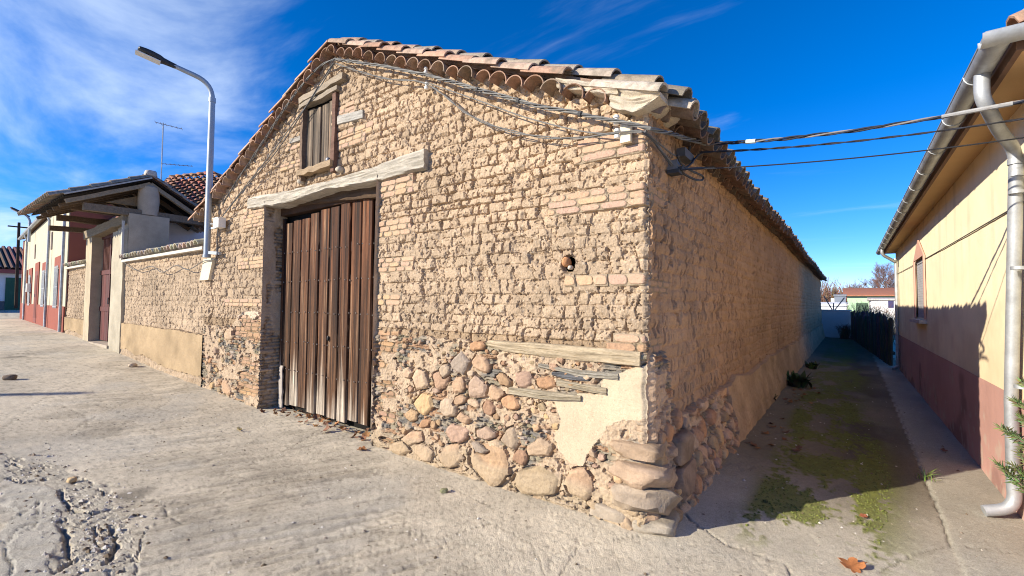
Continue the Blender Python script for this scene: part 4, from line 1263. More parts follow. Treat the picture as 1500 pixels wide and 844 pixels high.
# wall lamp at the far corner of the house
def street_lamp(base, top, head, rpole, label, hl=.62):
    t = empty('street_lamp', base, label, 'street lamp', 'street lamps')
    b = Vector(base); tp_ = Vector(top); h = Vector(head)
    m = MB()
    d = (h - tp_); pts = [b, b.lerp(tp_, .5), tp_ - Vector((0, 0, .28))]
    for k in range(1, 8):
        f = k / 8; a = tp_ - Vector((0, 0, .28)); c = tp_ + d.normalized() * .26
        pts.append(a.lerp(tp_, f).lerp(tp_.lerp(c, f), f))
    pts += [tp_ + d.normalized() * .28, h]
    m.tube(pts[:3], [rpole, rpole, rpole * .93], 12); m.tube(pts[2:], [rpole * .8] * (len(pts) - 3) + [rpole * .72], 12)
    m.tube([pts[2] - Vector((0, 0, .05)), pts[2] + Vector((0, 0, .03))], rpole * 1.08, 12)
    m.build('pole', M['pole'], t)
    dn = d.normalized(); s = dn.cross(Vector((0, 0, 1))).normalized(); up_ = s.cross(dn)
    m = MB(); vs = []; fs = []
    secs = [(-.10, .035, .035), (.0, .04, .04), (.07, .05, .045), (.12, .10, .05), (.22, .125, .05), (hl * .75, .13, .042), (hl * .95, .115, .032), (hl, .075, .02)]
    for (l, w, th) in secs:
        c = h + dn * l
        for k in range(12):
            g = 2 * math.pi * k / 12; f = lambda q: math.copysign(abs(q) ** .6, q)
            vs.append(c + s * w * f(math.cos(g)) + up_ * th * f(math.sin(g)))
    for i in range(len(secs) - 1):
        for k in range(12): fs.append((i * 12 + k, i * 12 + (k + 1) % 12, (i + 1) * 12 + (k + 1) % 12, (i + 1) * 12 + k))
    fs.append(tuple(range(11, -1, -1))); fs.append(tuple(range((len(secs) - 1) * 12, len(secs) * 12)))
    m.add(vs, fs, (1, 1, 1), 0, True); ho = m.build('lamp_head', M['dark'], t)
    m = MB(); c = h + dn * hl * .62 - up_ * .05
    m.prism([c + dn * .17 + s * .085, c + dn * .17 - s * .085, c - dn * .15 - s * .085, c - dn * .15 + s * .085], -up_ * .012, (1, 1, 1)); m.build('lens', M['lens'], ho)
    return t


lb = at(303, 374, 'Y', FY - .13); ltp = at(311, 128, 'Y', FY - .13)
lamp = street_lamp((lb.x, lb.y, lb.z), (lb.x, lb.y, ltp.z + .06), (at(247, 93, 'Y', 2.5).x, 2.5, at(247, 93, 'Y', 2.5).z), .050, 'tall grey street lamp with dark flat head, standing at the barn corner', .40)
m = MB(); m.beam((lb.x - .05, FY - .13, lb.z + .05), (lb.x + .32, FY - .05, lb.z + .02), .05, .05); m.build('bracket', M['pole'], lamp); m = MB(); m.beam((lb.x - .04, FY - .13, lb.z + .45), (lb.x + .25, FY - .04, lb.z + .47), .03, .03)
m.build('bracket', M['pole'], lamp)
m = MB(); m.tube([(lb.x, FY - .13, lb.z - .04), (lb.x, FY - .13, lb.z + .01)], .06, 12); m.build('foot_collar', M['pole'], lamp)
p = at(43, 342, 'X', -31); q = at(43, 318, 'X', -31); hd = at(19, 311, 'X', -31)
street_lamp((p.x, p.y, p.z - .4), (p.x, p.y, q.z), (p.x, hd.y + .45, hd.z - .08), .055, 'small distant street lamp fixed above the far end of the red and cream house')

# ------------------------------------------------------------------ HOUSE BEHIND THE YARD
bh = empty('courtyard_house', (-18.5, 7, .3), 'white house behind the gateway with hipped red tile roof', 'house')
m = MB(); m.box((-21.3, 4.35, .2), (-15.9, 10.2, 4.25), (.66, .68, .72)); m.build('wall', M['paint_wall'], bh)
m = MB(); m.box((-15.9, 5.0, 1.4), (-15.86, 5.9, 2.6), (.3, .2, .15)); m.build('window', M['plain'], bh)
apx = at(313, 258, 'X', -18.5); bpx = at(236, 262, 'X', -18.5)
ap = Vector((-18.5, apx.y, apx.z)); bp = Vector((-18.5, bpx.y + .3, bpx.z))
e = [Vector((-15.6, 4.1, 4.25)), Vector((-15.6, 10.4, 4.25)), Vector((-21.6, 10.4, 4.25)), Vector((-21.6, 4.1, 4.25))]
m = MB()
m.add([e[0], e[1], e[2], e[3], ap, bp], [(0, 1, 4, 5), (1, 2, 4), (2, 3, 5, 4), (3, 0, 5), (0, 3, 2, 1)], (.28, .14, .10))
# tiles on the slope facing the yard
nrow = 13
for c in range(30):
    f0 = c / 30
    for k in range(nrow):
        def pt(t, f):
            lo = e[0].lerp(e[1], f)
            hi = bp.lerp(ap, min(1, max(0, (lo.y - bp.y) / (ap.y - bp.y))))
            tm = 1.0
            if lo.y > ap.y: tm = max(0.0, 1 - (lo.y - ap.y) / (e[1].y - ap.y))
            elif lo.y < bp.y: tm = max(0.0, (lo.y - e[0].y) / max(.01, bp.y - e[0].y))
            if t > tm + .02: return None
            top_ = Vector((hi.x, lo.y, hi.z)); 
            return lo.lerp(top_, t)
        a_, b_ = pt((k + 1) / nrow, f0), pt(k / nrow, f0)
        if a_ is None or b_ is None: continue
        m.tile(a_ + Vector((.05, 0, .13)), b_ + Vector((.08, 0, .155)), .08, .10, (.3, 0, 1), tuple(t * rngT.uniform(.7, 1.05) for t in (.42, .19, .12)), 0, 5, .015)
for a_, b_ in ((ap, e[1]), (bp, e[0]), (ap, bp)):
    n_ = int((a_ - b_).length / .4)
    for k in range(n_):
        m.tile(a_.lerp(b_, k / n_) + Vector((0, 0, .07)), a_.lerp(b_, (k + 1.1) / n_) + Vector((0, 0, .09)), .1, .12, (0, 0, 1), tcol(TERRA), 0, 6, .015)
m.build('roof', M['tile'], bh)
# antenna
an = at(236, 262, 'X', -20.0); at_top = at(239, 180, 'X', -20.0); ac = at(238, 240, 'X', -20)
t = empty('tv_antenna', (an.x, an.y, an.z - .6), 'thin roof antenna on a tall mast above the gateway roof', 'antenna')
m = MB(); m.tube([(an.x, an.y, an.z - .9), (an.x, an.y, at_top.z)], .022, 6); m.build('mast', M['zinc'], t)
m = MB(); m.tube([(an.x - .1, an.y - .2, at_top.z - .02), (an.x + .25, an.y + .5, at_top.z - .12)], .012, 5)
for k in range(6):
    f = k / 5; c = Vector((an.x - .1, an.y - .2, at_top.z - .02)).lerp(Vector((an.x + .25, an.y + .5, at_top.z - .12)), f); m.tube([c + Vector((-.12, .06, 0)), c + Vector((.12, -.06, 0))], .007, 4)
m.build('aerial', M['zinc'], t); m = MB(); m.tube([(an.x, an.y, ac.z), (an.x + .45, an.y + .8, ac.z + .03)], .012, 5)
for k in range(8):
    c = Vector((an.x, an.y, ac.z)).lerp(Vector((an.x + .45, an.y + .8, ac.z + .03)), k / 7); m.tube([c + Vector((-.1, .05, .0)), c + Vector((.1, -.05, .0))], .007, 4)
m.build('aerial', M['zinc'], t)

# ------------------------------------------------------------------ HOUSE AT THE END OF THE STREET
eh = empty('street_end_house', (-50, 3, 1.0), 'distant white house with dark tiled roof and green door closing the street', 'house')
m = MB(); m.box((-58, -4, .6), (-48, 9, 3.75), (.72, .73, .76)); m.build('wall', M['paint_wall'], eh)
m = MB(); m.prism([(-47.5, -4.4, 3.7), (-58.4, -4.4, 3.7), (-53, -4.4, 5.6)], (0, 13.8, 0), (.20, .11, .09)); 
for y in np.arange(-4.2, 9.3, .3): m.tile((-53, y, 5.66), (-47.4, y, 3.74), .12, .13, (.3, 0, 1), tuple(t * rngT.uniform(.8, 1.1) for t in (.22, .12, .10)), 0, 4, .02)
m.build('roof', M['tile'], eh)
m = MB(); m.box((-47.9, -4.2, 3.42), (-47.5, 9.2, 3.69), (.30, .09, .08)); m.build('fascia', M['plain'], eh)
y1 = at(36, 420, 'X', -47.95).y; y0 = at(8, 420, 'X', -47.95).y
m = MB(); m.box((-48, y0, .7), (-47.93, 6.5, at(20, 407, 'X', -47.95).z), (.04, .12, .08))
for yy in np.arange(y0, 6.5, .5): m.box((-47.93, yy, .75), (-47.915, yy + .42, 2.9), (.035, .105, .07))
m.build('door', M['plain'], eh)
m = MB(); m.box((-48.02, -4, .5), (-47.96, y0 - .02, 1.45), (.12, .13, .14)); m.build('dado', M['paint_wall'], eh)
p = at(27, 372, 'X', -44)
t = at(28, 326, 'X', -44); m = MB(); m.tube([(-44, p.y, 1.0), (-44, t.y, t.z)], [.09, .07], 8, (.25, .22, .19)); m.tube([(-44, t.y - .5, t.z - .3), (-44, t.y + .5, t.z - .3)], .05, 6, (.25, .22, .19)); o = m.build('utility_pole', M['bark'])
tag(o, 'thin distant utility pole before the house at the end of the street', 'utility pole', 'utility poles')
p = at(12, 322, 'X', -40)

# ------------------------------------------------------------------ YELLOW HOUSE
yh = empty('yellow_house', (4, 10, 0), 'yellow rendered house with reddish dado, shuttered side window and grey metal gutter', 'house')
YC = (.90, .77, .52); DADO = (.50, .285, .24)
HY0, HY1 = 4.12, 16.1


def wall_grid(name, y0, y1, z0, z1, x, cfun, hole=None, dy=.03, dz=.03, disp=.006, seed=0):
    yy = np.arange(y0, y1 + dy * .5, dy); zz = np.arange(z0, z1 + dz * .5, dz)
    A_, B_ = np.meshgrid(yy, zz)
    d_ = disp * 2 * (fbm(A_ * 1.2, B_ * 1.2, 4, seed + 600) - .5) + .004 * (fbm(A_ * 18, B_ * 18, 3, seed + 601) - .5)
    k = None
    if hole:
        yc = (A_[:-1, :-1] + A_[1:, 1:]) / 2; zc_ = (B_[:-1, :-1] + B_[1:, 1:]) / 2; k = ~hole(yc, zc_)
    return grid_mesh(name, np.stack([x - d_, A_, B_], -1), cfun(A_, B_), M['paint_wall'], yh, k)


w1 = at(1342, 400, 'X', HX).y; w0 = at(1355.5, 400, 'X', HX).y
wz0, wz1 = 1.42, 2.50


def cwall(A_, B_):
    c = np.array(YC) * (.94 + .12 * fbm(A_ * .6, B_ * .6, 4, 610))[..., None]
    n = fbm(A_ * 1.3, B_ * 2.5, 5, 611); damp = sm(n + .55 * (1.62 - B_), .55, .9) * (B_ < 2.2)
    c = c * (1 - .35 * damp)[..., None] + np.array([.58, .38, .22]) * (.35 * damp)[..., None]
    st = sm(fbm(A_ * 5, B_ * .5, 4, 612), .6, .75) * sm(B_, 1.2, 2.8)
    return c * (1 - .14 * st)[..., None] * (.94 + .12 * fbm(A_ * 3.5, B_ * 3.5, 4, 616))[..., None]


def cdado(A_, B_):
    c = np.array(DADO) * (.85 + .3 * fbm(A_ * .9, B_ * 1.4, 4, 613))[..., None]
    s = sm(fbm(A_ * 1.5, B_ * 2, 5, 614) + .3 * (.35 - B_), .55, .72)
    c = c * (1 - .34 * s)[..., None]
    f = sm(fbm(A_ * 9, B_ * 9, 4, 615) + .25 * (.3 - B_), .62, .70)
    return c * (1 - .5 * f)[..., None] + np.array([.5, .42, .33]) * (.5 * f)[..., None]


wall_grid('wall', HY0, HY1, .9, 3.12, HX, cwall, lambda y, z: (y > w0 + .02) & (y < w1 - .02) & (z > wz0 + .02) & (z < wz1 - .0))
wall_grid('dado', HY0, HY1, -.1, .915, HX - .006, cdado)
m = MB(); m.box((HX + .16, HY0 + .01, -.1), (9.5, HY1 - .01, 3.12), YC); m.box((HX + .0, HY0, -.1), (9.5, HY0 + .01, .9), DADO); m.box((HX + .0, HY0 + .003, .9), (9.5, HY0 + .01, 3.12), YC); m.box((HX + .0, HY1 - .01, -.1), (9.5, HY1, 3.12), YC)
m.build('outer_wall', M['paint_wall'], yh)
# window
PINK = (.60, .34, .26)
m = MB(); s = .10; x = HX - .012
m.prism([(x, w0 - s, wz0), (x, w0, wz0), (x, w0, wz1), (x, w0 - s, wz1)], (-.02, 0, 0), PINK); m.prism([(x, w1, wz0), (x, w1 + s, wz0), (x, w1 + s, wz1), (x, w1, wz1)], (-.02, 0, 0), PINK)
m.prism([(x, w0 - s, wz1), (x, w1 + s, wz1), (x, (w0 + w1) / 2, wz1 + .34)], (-.02, 0, 0), PINK)
wo = m.build('window', M['paint_wall'], yh)
m = MB(); 
for z in np.arange(wz0, wz1, .045): m.box((HX + .015, w0, z), (HX + .03, w1, z + .042), (.40, .39, .40))
m.box((HX + .035, w0, wz0), (HX + .05, w1, wz1), (.2, .2, .2)); m.build('shutter', M['plain'], wo)
m = MB(); m.box((HX - .10, w0 - .1, wz0 - .07), (HX + .1, w1 + .1, wz0 - .012), (.55, .5, .45)); m.build('sill', M['plaster'], wo)
# roof: soffit, fascia, tiles (hip at the near corner)
EX, EY = .76, 3.72
m = MB(); m.box((EX + .06, EY + .06, 3.12), (HX + .4, HY1 + .3, 3.16), (.62, .40, .20)); m.box((HX + .4, EY + .06, 3.12), (9.8, HY0 + .3, 3.16), (.62, .40, .20)); m.build('soffit', M['paint_wall'], yh)
m = MB(); m.box((EX + .03, EY + .03, 3.08), (EX + .06, HY1 + .3, 3.2), (.16, .09, .06)); m.box((EX + .06, EY + .03, 3.08), (9.8, EY + .06, 3.2), (.16, .09, .06)); m.build('fascia', M['beam'] if False else M['plain'], yh)
rp = .36
m = MB()
c0 = Vector((EX - .02, EY - .02, 3.19)); c1 = Vector((EX - .02, HY1 + .35, 3.19)); c2 = Vector((9.8, HY1 + .35, 3.19)); c3 = Vector((9.8, EY - .02, 3.19))
r0 = Vector((5.28, EY + 4.5, 3.19 + 4.5 * rp)); r1 = Vector((5.28, HY1 - 4.1, 3.19 + 4.5 * rp))
m.add([c0, c1, c2, c3, r0, r1], [(0, 4, 5, 1), (1, 5, 2), (2, 5, 4, 3), (3, 4, 0), (0, 1, 2, 3)], (.30, .16, .10))
y = EY + .1
while y < HY1 + .3:
    ln = min(2, max(1, int((y - EY) / .4)))
    for k in range(ln):
        m.tile((EX + .11 + (k + 1) * .38, y, 3.24 + (k + 1) * .38 * rp), (EX + .04 + k * .38, y, 3.225 + k * .38 * rp), .08, .1, (-.3, 0, 1), tcol(TERRA), 0, 5, .015)
    y += .215
for k in range(8):
    a_ = c0.lerp(r0, (k + .35) / 12) + Vector((0, 0, .03)); b_ = c0.lerp(r0, (k + 1.5) / 12) + Vector((0, 0, .03)); m.tile(b_, a_, .08, .095, (0, 0, 1), (.55, .47, .36), 0, 8, .016)
m.build('roof', M['tile'], yh)
# gutter with brackets
m = MB()
gxx, gzz = .71, 3.16
m.tile((gxx, HY1 + .3, gzz), (gxx, EY - .05, gzz), .066, .066, (0, 0, 1), (1, 1, 1), 0, 12, .005, -1)
m.tile((gxx - .08, EY - .06, gzz), (9.8, EY - .06, gzz), .066, .066, (0, 0, 1), (1, 1, 1), 0, 12, .005, -1)
m.tube([(gxx - .066, HY1 + .3, gzz), (gxx - .066, EY - .122, gzz), (9.8, EY - .122, gzz)], .006, 6)
go = m.build('gutter', M['zinc'], yh)
m = MB()
y = EY + .5
while y < HY1:
    pts = [(gxx + .069 * math.cos(t), y, gzz - .001 + .068 * math.sin(t)) for t in np.linspace(math.pi, 2 * math.pi, 9)]
    m = MB(); m.tube(pts, .0045, 5); y += .85; m.build('gutter_bracket', M['zinc'], yh)


def smooth(pts, n=8):
    pts = [Vector(p) for p in pts]; out = []
    for i in range(len(pts) - 1):
        p0 = pts[max(0, i - 1)]; p1 = pts[i]; p2 = pts[i + 1]; p3 = pts[min(len(pts) - 1, i + 2)]
        for k in range(n):
            t = k / n
            out.append(.5 * ((2 * p1) + (p2 - p0) * t + (2 * p0 - 5 * p1 + 4 * p2 - p3) * t * t + (3 * p1 - p0 - 3 * p2 + p3) * t ** 3))
    out.append(pts[-1]); return out


q = at(1440, 170, 'X', gxx); pw = at(1488, 235, 'X', HX - .06); pb = at(1485, 722, 'X', HX - .06)
m = MB()
m.tube(smooth([(gxx, q.y, gzz - .05), (gxx, q.y, gzz - .19), (gxx + .04, q.y + .07, gzz - .27), ((gxx + pw.x) / 2, (q.y + pw.y) / 2, (gzz - .25 + pw.z) / 2 + .02), (pw.x - .03, pw.y - .05, pw.z + .10), (pw.x, pw.y, pw.z), (pw.x, pw.y, pw.z - .12)], 5), .039, 16)
m.tube([(pw.x, pw.y, pw.z + .01), (pw.x, pw.y, pw.z - .03)], .045, 16)
m.tube([(pw.x, pw.y, pw.z - .05), (pw.x, pb.y, .9), (pw.x, pb.y, .22)], .040, 16)
m.tube(smooth([(pw.x, pb.y, .3), (pw.x, pb.y, .16), (pw.x - .05, pb.y - .015, .085), (pw.x - .17, pb.y - .04, .045)], 5), .042, 16)
m.build('downpipe', M['zinc'], yh)
for z in (2.45, 1.9, 1.05, .35):
    m = MB(); m.tube([(pw.x, pw.y + (pb.y - pw.y) * 0, z - .012), (pw.x, pw.y, z + .012)], .0445, 16); m.box((pw.x + .03, pw.y - .012, z - .01), (HX, pw.y + .012, z + .01)); m.build('pipe_clamp', M['zinc'], yh)

pf = at(1312.5, 400, 'X', HX - .06)
m = MB(); m.tube(smooth([(gxx, pf.y - .3, gzz - .05), (gxx + .02, pf.y - .27, gzz - .2), (HX - .1, pf.y - .05, gzz - .36), (HX - .06, pf.y, gzz - .5), (HX - .06, pf.y, .3), (HX - .06, pf.y, .15), (HX - .16, pf.y - .1, .06)], 6), .038, 10); m.build('downpipe', M['zinc'], yh)
# thin wire clipped along the wall
m = MB(); a = at(1313, 402, 'X', HX - .012); b = at(1482, 306, 'X', HX - .012); b2 = at(1499, 297, 'X', HX - .012)
m.tube(smooth([a, a.lerp(b, .33) + Vector((0, 0, -.01)), a.lerp(b, .66) + Vector((0, 0, -.012)), b, b2, (HX - .02, HY0 + .1, b2.z + .05)], 4), .006, 5, (.05, .045, .04)); o = m.build('wall_wire', M['cable'])
tag(o, 'thin dark wire clipped along the yellow house wall above its window', 'wire')

# ------------------------------------------------------------------ CABLES
def twisted(mb, path, n, rad, r, pitch, cols, sides=6, seed=0):
    path = [Vector(p) for p in path]
    ln = [0]
    for a_, b_ in zip(path[:-1], path[1:]): ln.append(ln[-1] + (b_ - a_).length)
    st = max(12, int(ln[-1] / (pitch / 9)))
    for k in range(n):
        pts = []
        for i in range(st + 1):
            s_ = ln[-1] * i / st; j = min(len(path) - 2, max(0, np.searchsorted(ln, s_) - 1))
            t = (s_ - ln[j]) / max(1e-6, ln[j + 1] - ln[j]); c = path[j].lerp(path[j + 1], min(1, max(0, t)))
            d = (path[j + 1] - path[j]).normalized(); u = Vector((0, 0, 1)); sd = d.cross(u).normalized(); u = sd.cross(d)
            g = 2 * math.pi * (k / n + s_ / pitch + .15 * math.sin(s_ * 3 + seed)); rr = rad * (1 + .35 * math.sin(s_ * 2.3 + k + seed))
            pts.append(c + sd * math.cos(g) * rr + u * math.sin(g) * rr)
        mb.tube(pts, r, sides, cols[k % len(cols)])


def fpath(px, y=FY - .10, n=6): return smooth([at(u, v, 'Y', y) for u, v in px], n)


GC = [(.13, .13, .125), (.17, .165, .155), (.07, .07, .075), (.19, .185, .17)]
ep = at(1003, 192, 'X', SX + .10)
endp = Vector((SX + .10, FY + .35, 2.82)); 
right_rake = [(490, 87), (520, 91), (560, 97), (625, 110), (700, 131), (780, 153), (850, 167), (905, 178)]
m = MB()
twisted(m, fpath(right_rake) + smooth([at(938, 185, 'Y', FY - .10), at(965, 191, 'X', SX + .10), at(1000, 201, 'X', SX + .13), at(1034, 211, 'X', SX + .16)], 5), 4, .012, .0068, .5, GC)
for u, v in ((700, 131), (760, 148), (850, 167)):
    c = at(u, v, 'Y', FY - .10); m.tube([c + Vector((-.012, 0, .004)), c + Vector((.012, 0, -.004))], .024, 8, (.06, .06, .06))
o = m.build('cable_bundle', M['cable']); tag(o, 'thick twisted grey cable bundle under the right roof verge of the barn gable', 'cable', 'cables on the barn gable')
m = MB(); twisted(m, fpath([(492, 93), (530, 106), (570, 116), (625, 123), (690, 170), (760, 195), (835, 203), (905, 194), (938, 193)], FY - .08) + smooth([at(942, 194, 'X', SX + .06), at(958, 206, 'X', SX + .05), at(985, 243, 'X', SX + .07)], 5), 2, .006, .005, .6, GC)
o = m.build('sagging_cable', M['cable']); tag(o, 'pair of grey cables sagging lowest across the upper gable of the barn', 'cable', 'cables on the barn gable')
m = MB(); m.tube(fpath([(625, 121), (700, 147), (770, 172), (850, 192), (905, 197)], FY - .07), .006, 6, GC[1]); o = m.build('thin_cable', M['cable']); tag(o, 'single thin cable running between the two grey bundles on the gable', 'cable', 'cables on the barn gable')
m = MB(); twisted(m, fpath([(490, 87), (468, 98), (440, 128), (410, 170), (375, 224), (345, 268), (326, 300)], FY - .11), 3, .010, .006, .5, GC, seed=3); o = m.build('cable_bundle', M['cable']); tag(o, 'grey cable bundle following the left roof verge of the barn gable', 'cable', 'cables on the barn gable')
m = MB(); m.tube(fpath([(490, 92), (478, 112), (462, 138), (430, 180), (392, 232), (350, 285), (325, 318)], FY - .08), .0075, 6, GC[0]); m.tube(fpath([(488, 93), (470, 120), (446, 160), (405, 222), (360, 275), (322, 322)], FY - .09), .0065, 6, GC[2]); o = m.build('loose_cables', M['cable'])
tag(o, 'two loose grey cables drooping past the loft shutter towards the lamp', 'cable', 'cables on the barn gable')
m = MB(); pts = []
cpx = [(181, 384), (200, 396), (222, 390), (238, 399), (258, 389), (276, 395), (297, 383), (316, 378), (318, 350), (320, 330)]
m.tube(fpath(cpx, FY - .09, 5), .008, 6, (.12, .115, .11)); o = m.build('scalloped_cable', M['cable']); tag(o, 'dark cable looping in scallops below the coping of the courtyard wall', 'cable')
# insulators and clamps


def clamp(u, v, y, label, h=.07, nm='cable_clamp'):
    c = at(u, v, 'Y', y); m = MB()
    m.tube([(c.x, FY + .02, c.z), (c.x, c.y - .005, c.z)], .010, 6)
    m.tube([(c.x, c.y, c.z - h * .5), (c.x, c.y, c.z - h * .15), (c.x, c.y, c.z - h * .1), (c.x, c.y, c.z + h * .15), (c.x, c.y, c.z + h * .2), (c.x, c.y, c.z + h * .5)], [h * .3, h * .34, h * .22, h * .22, h * .36, h * .28], 10)
    o = m.build(nm, M['white']); tag(o, label, 'insulator', 'white cable insulators'); return o


clamp(624, 104, FY - .07, 'upper white insulator above the bundle on the gable, below the orange tiles')
clamp(625, 126, FY - .06, 'white insulator under the cable bundle in mid gable, where the thin cable branches off')
clamp(903, 176, FY - .07, 'white insulator on the cable bundle at the barn corner')
clamp(904, 196, FY - .06, 'white insulator on the sagging cable at the barn corner, lower of two')
m = MB(); a = at(917, 178, 'Y', FY - .055); b = at(928, 206, 'Y', FY - .055); m.box((a.x - .045, FY - .06, b.z), (a.x + .035, FY - .02, a.z), (.7, .62, .45)); o = m.build('mounting_plate', M['plaster']); tag(o, 'cream mounting block behind the cables at the barn corner', 'plate')
c = at(322, 328, 'Y', FY - .08); m = MB(); m.box((c.x - .10, FY - .14, c.z - .07), (c.x + .10, FY - .03, c.z + .08), (1, 1, 1)); m.box((c.x - .11, FY - .15, c.z + .08), (c.x + .11, FY - .03, c.z + .095), (1, 1, 1)); m.tube([(c.x - .1, FY - .08, c.z), (c.x - .26, FY - .12, c.z + .02)], .015, 6, (.5, .5, .5))
o = m.build('junction_box', M['white']); tag(o, 'small white junction box on the adobe beside the street lamp', 'junction box')
# boxes under the alley eave
b1 = at(1003, 229, 'X', SX + .07); m = MB(); m.box((SX + .04, b1.y - .13, b1.z - .035), (SX + .11, b1.y + .13, b1.z + .035), (.09, .09, .09)); m.tube([(SX + .07, b1.y + .1, b1.z + .03), (SX + .08, b1.y + .12, b1.z + .12)], .012, 6, (.05, .05, .05)); o = m.build('cable_joint_box', M['cable']); tag(o, 'flat dark cable box below the eave on the shaded alley wall', 'junction box')
b2 = at(987, 246, 'X', SX + .06); m = MB(); m.box((SX + .02, b2.y - .05, b2.z - .05), (SX + .10, b2.y + .05, b2.z + .05), (.2, .2, .2)); m.box((SX + .03, b2.y - .07, b2.z - .06), (SX + .12, b2.y + .03, b2.z - .03), (.05, .05, .05)); m.tube([(SX + .05, b2.y, b2.z - .02), (SX + .14, b2.y - .02, b2.z - .02)], .02, 8, (.06, .06, .06)); o = m.build('wall_hook', M['cable']); tag(o, 'small square cable anchor on the shaded alley wall, lowest under the eave', 'cable anchor')
m = MB(); sp = lambda u, v, o_=.12: at(u, v, 'X', SX + o_)
m.tube(smooth([sp(1046, 245), sp(1000, 249), sp(1015, 262), sp(1028, 264), sp(1029, 258), sp(1012, 250), sp(998, 240), sp(992, 228)], 6), .009, 6, (.03, .03, .03)); m.tube(smooth([sp(1000, 249), sp(1012, 240), sp(1022, 228), sp(1034, 222)], 6), .009, 6, (.03, .03, .03)); m.tube(smooth([sp(940, 193, .06), sp(955, 205, .06), sp(970, 225, .06), sp(983, 243, .08)], 5), .006, 6, (.06, .06, .06))
m.tube(smooth([sp(945, 192, .06), sp(965, 210, .06), sp(985, 226, .07), sp(995, 229, .1)], 5), .006, 6, (.14, .13, .12))
o = m.build('looped_cable', M['cable']); tag(o, 'black cable tied in a loop under the barn eave', 'cable')
# three cables crossing the alley
AN = Vector((HX + .0, 4.30, 0))


def crossing(px, xs, xe, n, rad, r, cols, pitch, label, sag=.02, extra=None):
    """hang between the barn's alley wall and the yellow house corner through the seen points"""
    pa_ = at(*px[0], 'X', xs); pb_ = at(*px[-1], 'X', xe)
    pts = []
    for k in range(25):
        t = k / 24; c = pa_.lerp(pb_, t); pts.append(c + Vector((0, 0, -sag * 4 * t * (1 - t))))
    m = MB()
    if n == 1: m.tube(pts, r, 8, cols[0])
    else: twisted(m, pts, n, rad, r, pitch, cols, 8)
    if extra: extra(m, pts)
    o = m.build('overhead_cable', M['cable']); tag(o, label, 'cable', 'cables crossing the alley'); return pts


def ex(m, pts):
    a_, b_ = pts[19], pts[23]; m.tube([a_, a_.lerp(b_, .3), b_], [.013, .015, .015], 8, (.3, .3, .3))
    a_, b_ = pts[4], pts[5]; m.tube([a_.lerp(b_, .1), b_], .019, 8, (.6, .75, .75))


crossing([(1034, 211), (1512, 146)], SX + .16, .92, 3, .0085, .0068, [(.02, .022, .03), (.025, .03, .05), (.22, .20, .19)], .40, 'thickest twisted cable crossing the alley, topmost of three', .05, ex)
crossing([(1025, 223), (1512, 172)], SX + .14, .94, 2, .004, .005, [(.025, .025, .03), (.03, .03, .04)], .3, 'middle cable crossing the alley to the yellow house gutter', .04)
crossing([(992, 249), (1512, 200)], SX + .10, .97, 1, 0, .005, [(.03, .03, .035)], 1, 'thinnest and lowest cable crossing the alley between the houses', .035)
m = MB(); m.box((.9, 4.05, 2.72), (1.05, 4.12, 3.0), (.05, .05, .05)); o = m.build('cable_hanger', M['dark']); tag(o, 'dark bracket holding the cables at the yellow house corner', 'bracket')

# ------------------------------------------------------------------ LEAVES, WEEDS, SHRUB
def leaf_mesh(seed, size, col, lobes=True):
    r_ = random.Random(seed); n = 40; vs = [(0, 0, .004)]; cs = [col]
    for k in range(n):
        g = 2 * math.pi * k / n
        rr = (.55 + .45 * abs(math.cos(2.5 * g)) ** .8) if lobes else (.35 + .65 * abs(math.cos(g)) ** 1.3)
        rr *= size * .5 * (1 + .12 * r_.uniform(-1, 1)); x, y = rr * math.cos(g), rr * math.sin(g) * (.9 if lobes else .55)
        z = .30 * size * ((x / size) ** 2 * 2.2 + .5 * math.sin(g * 2 + seed) * (rr / size) ** 1.5) + .01
        vs.append((x, y, abs(z))); f = r_.uniform(.75, 1.2); cs.append(tuple(c * f for c in col))
    fs = [(0, 1 + k, 1 + (k + 1) % n) for k in range(n)]
    top = len(vs)
    vs2 = [(x, y, z - .003) for x, y, z in vs]
    fs2 = [(b + top, a + top, c + top) if False else (a + top, c + top, b + top) for a, b, c in fs]
    side = [(1 + k, 1 + k + top, 1 + (k + 1) % n + top, 1 + (k + 1) % n) for k in range(n)]
    m = MB(); m.add(vs + vs2, fs + fs2 + side, cs + cs, 0, True)
    m.tube([(-size * .45, 0, .006), (-size * .75, size * .05, .008)], .0025, 4, tuple(c * .7 for c in col))
    return m


def put_leaf(x, y, seed, size, col, label, group=None, lobes=True, dz=0.0, tilt=.25):
    m = leaf_mesh(seed, size, col, lobes); o = m.build('fallen_leaf', M['leaf']); r_ = random.Random(seed * 7)
    o.location = (x, y, ground_z(x, y) + .006 + dz); o.rotation_euler = (r_.uniform(-tilt, tilt), r_.uniform(-tilt, tilt), r_.uniform(0, 6.28))
    tag(o, label, 'leaf', group); return o


BR = [(.30, .13, .055), (.36, .17, .07), (.24, .11, .055), (.42, .22, .09), (.20, .10, .06)]
x, y = G(1247, 828); put_leaf(x, y, 3, .15, (.36, .14, .05), 'big curled orange brown plane leaf on sunlit concrete', None, True, .0)
x, y = G(1265, 757); put_leaf(x, y, 5, .06, (.30, .10, .05), 'small reddish leaf on mossy sunlit concrete at the alley mouth')
x, y = G(1383, 663); put_leaf(x, y, 6, .07, (.22, .10, .06), 'single brown leaf lying on the shaded concrete strip by the yellow house')
x, y = G(350, 632); put_leaf(x, y, 8, .13, (.48, .40, .2), 'yellowish dry leaf alone on the street before the plank door', None, False)
x, y = G(530, 662); put_leaf(x, y, 9, .12, (.34, .15, .06), 'brown leaf on the street just clear of the door litter', None, True)
x, y = G(465, 602); put_leaf(x, y, 15, .05, (.3, .14, .07), 'tiny brown leaf on the street in front of the left door leaf')
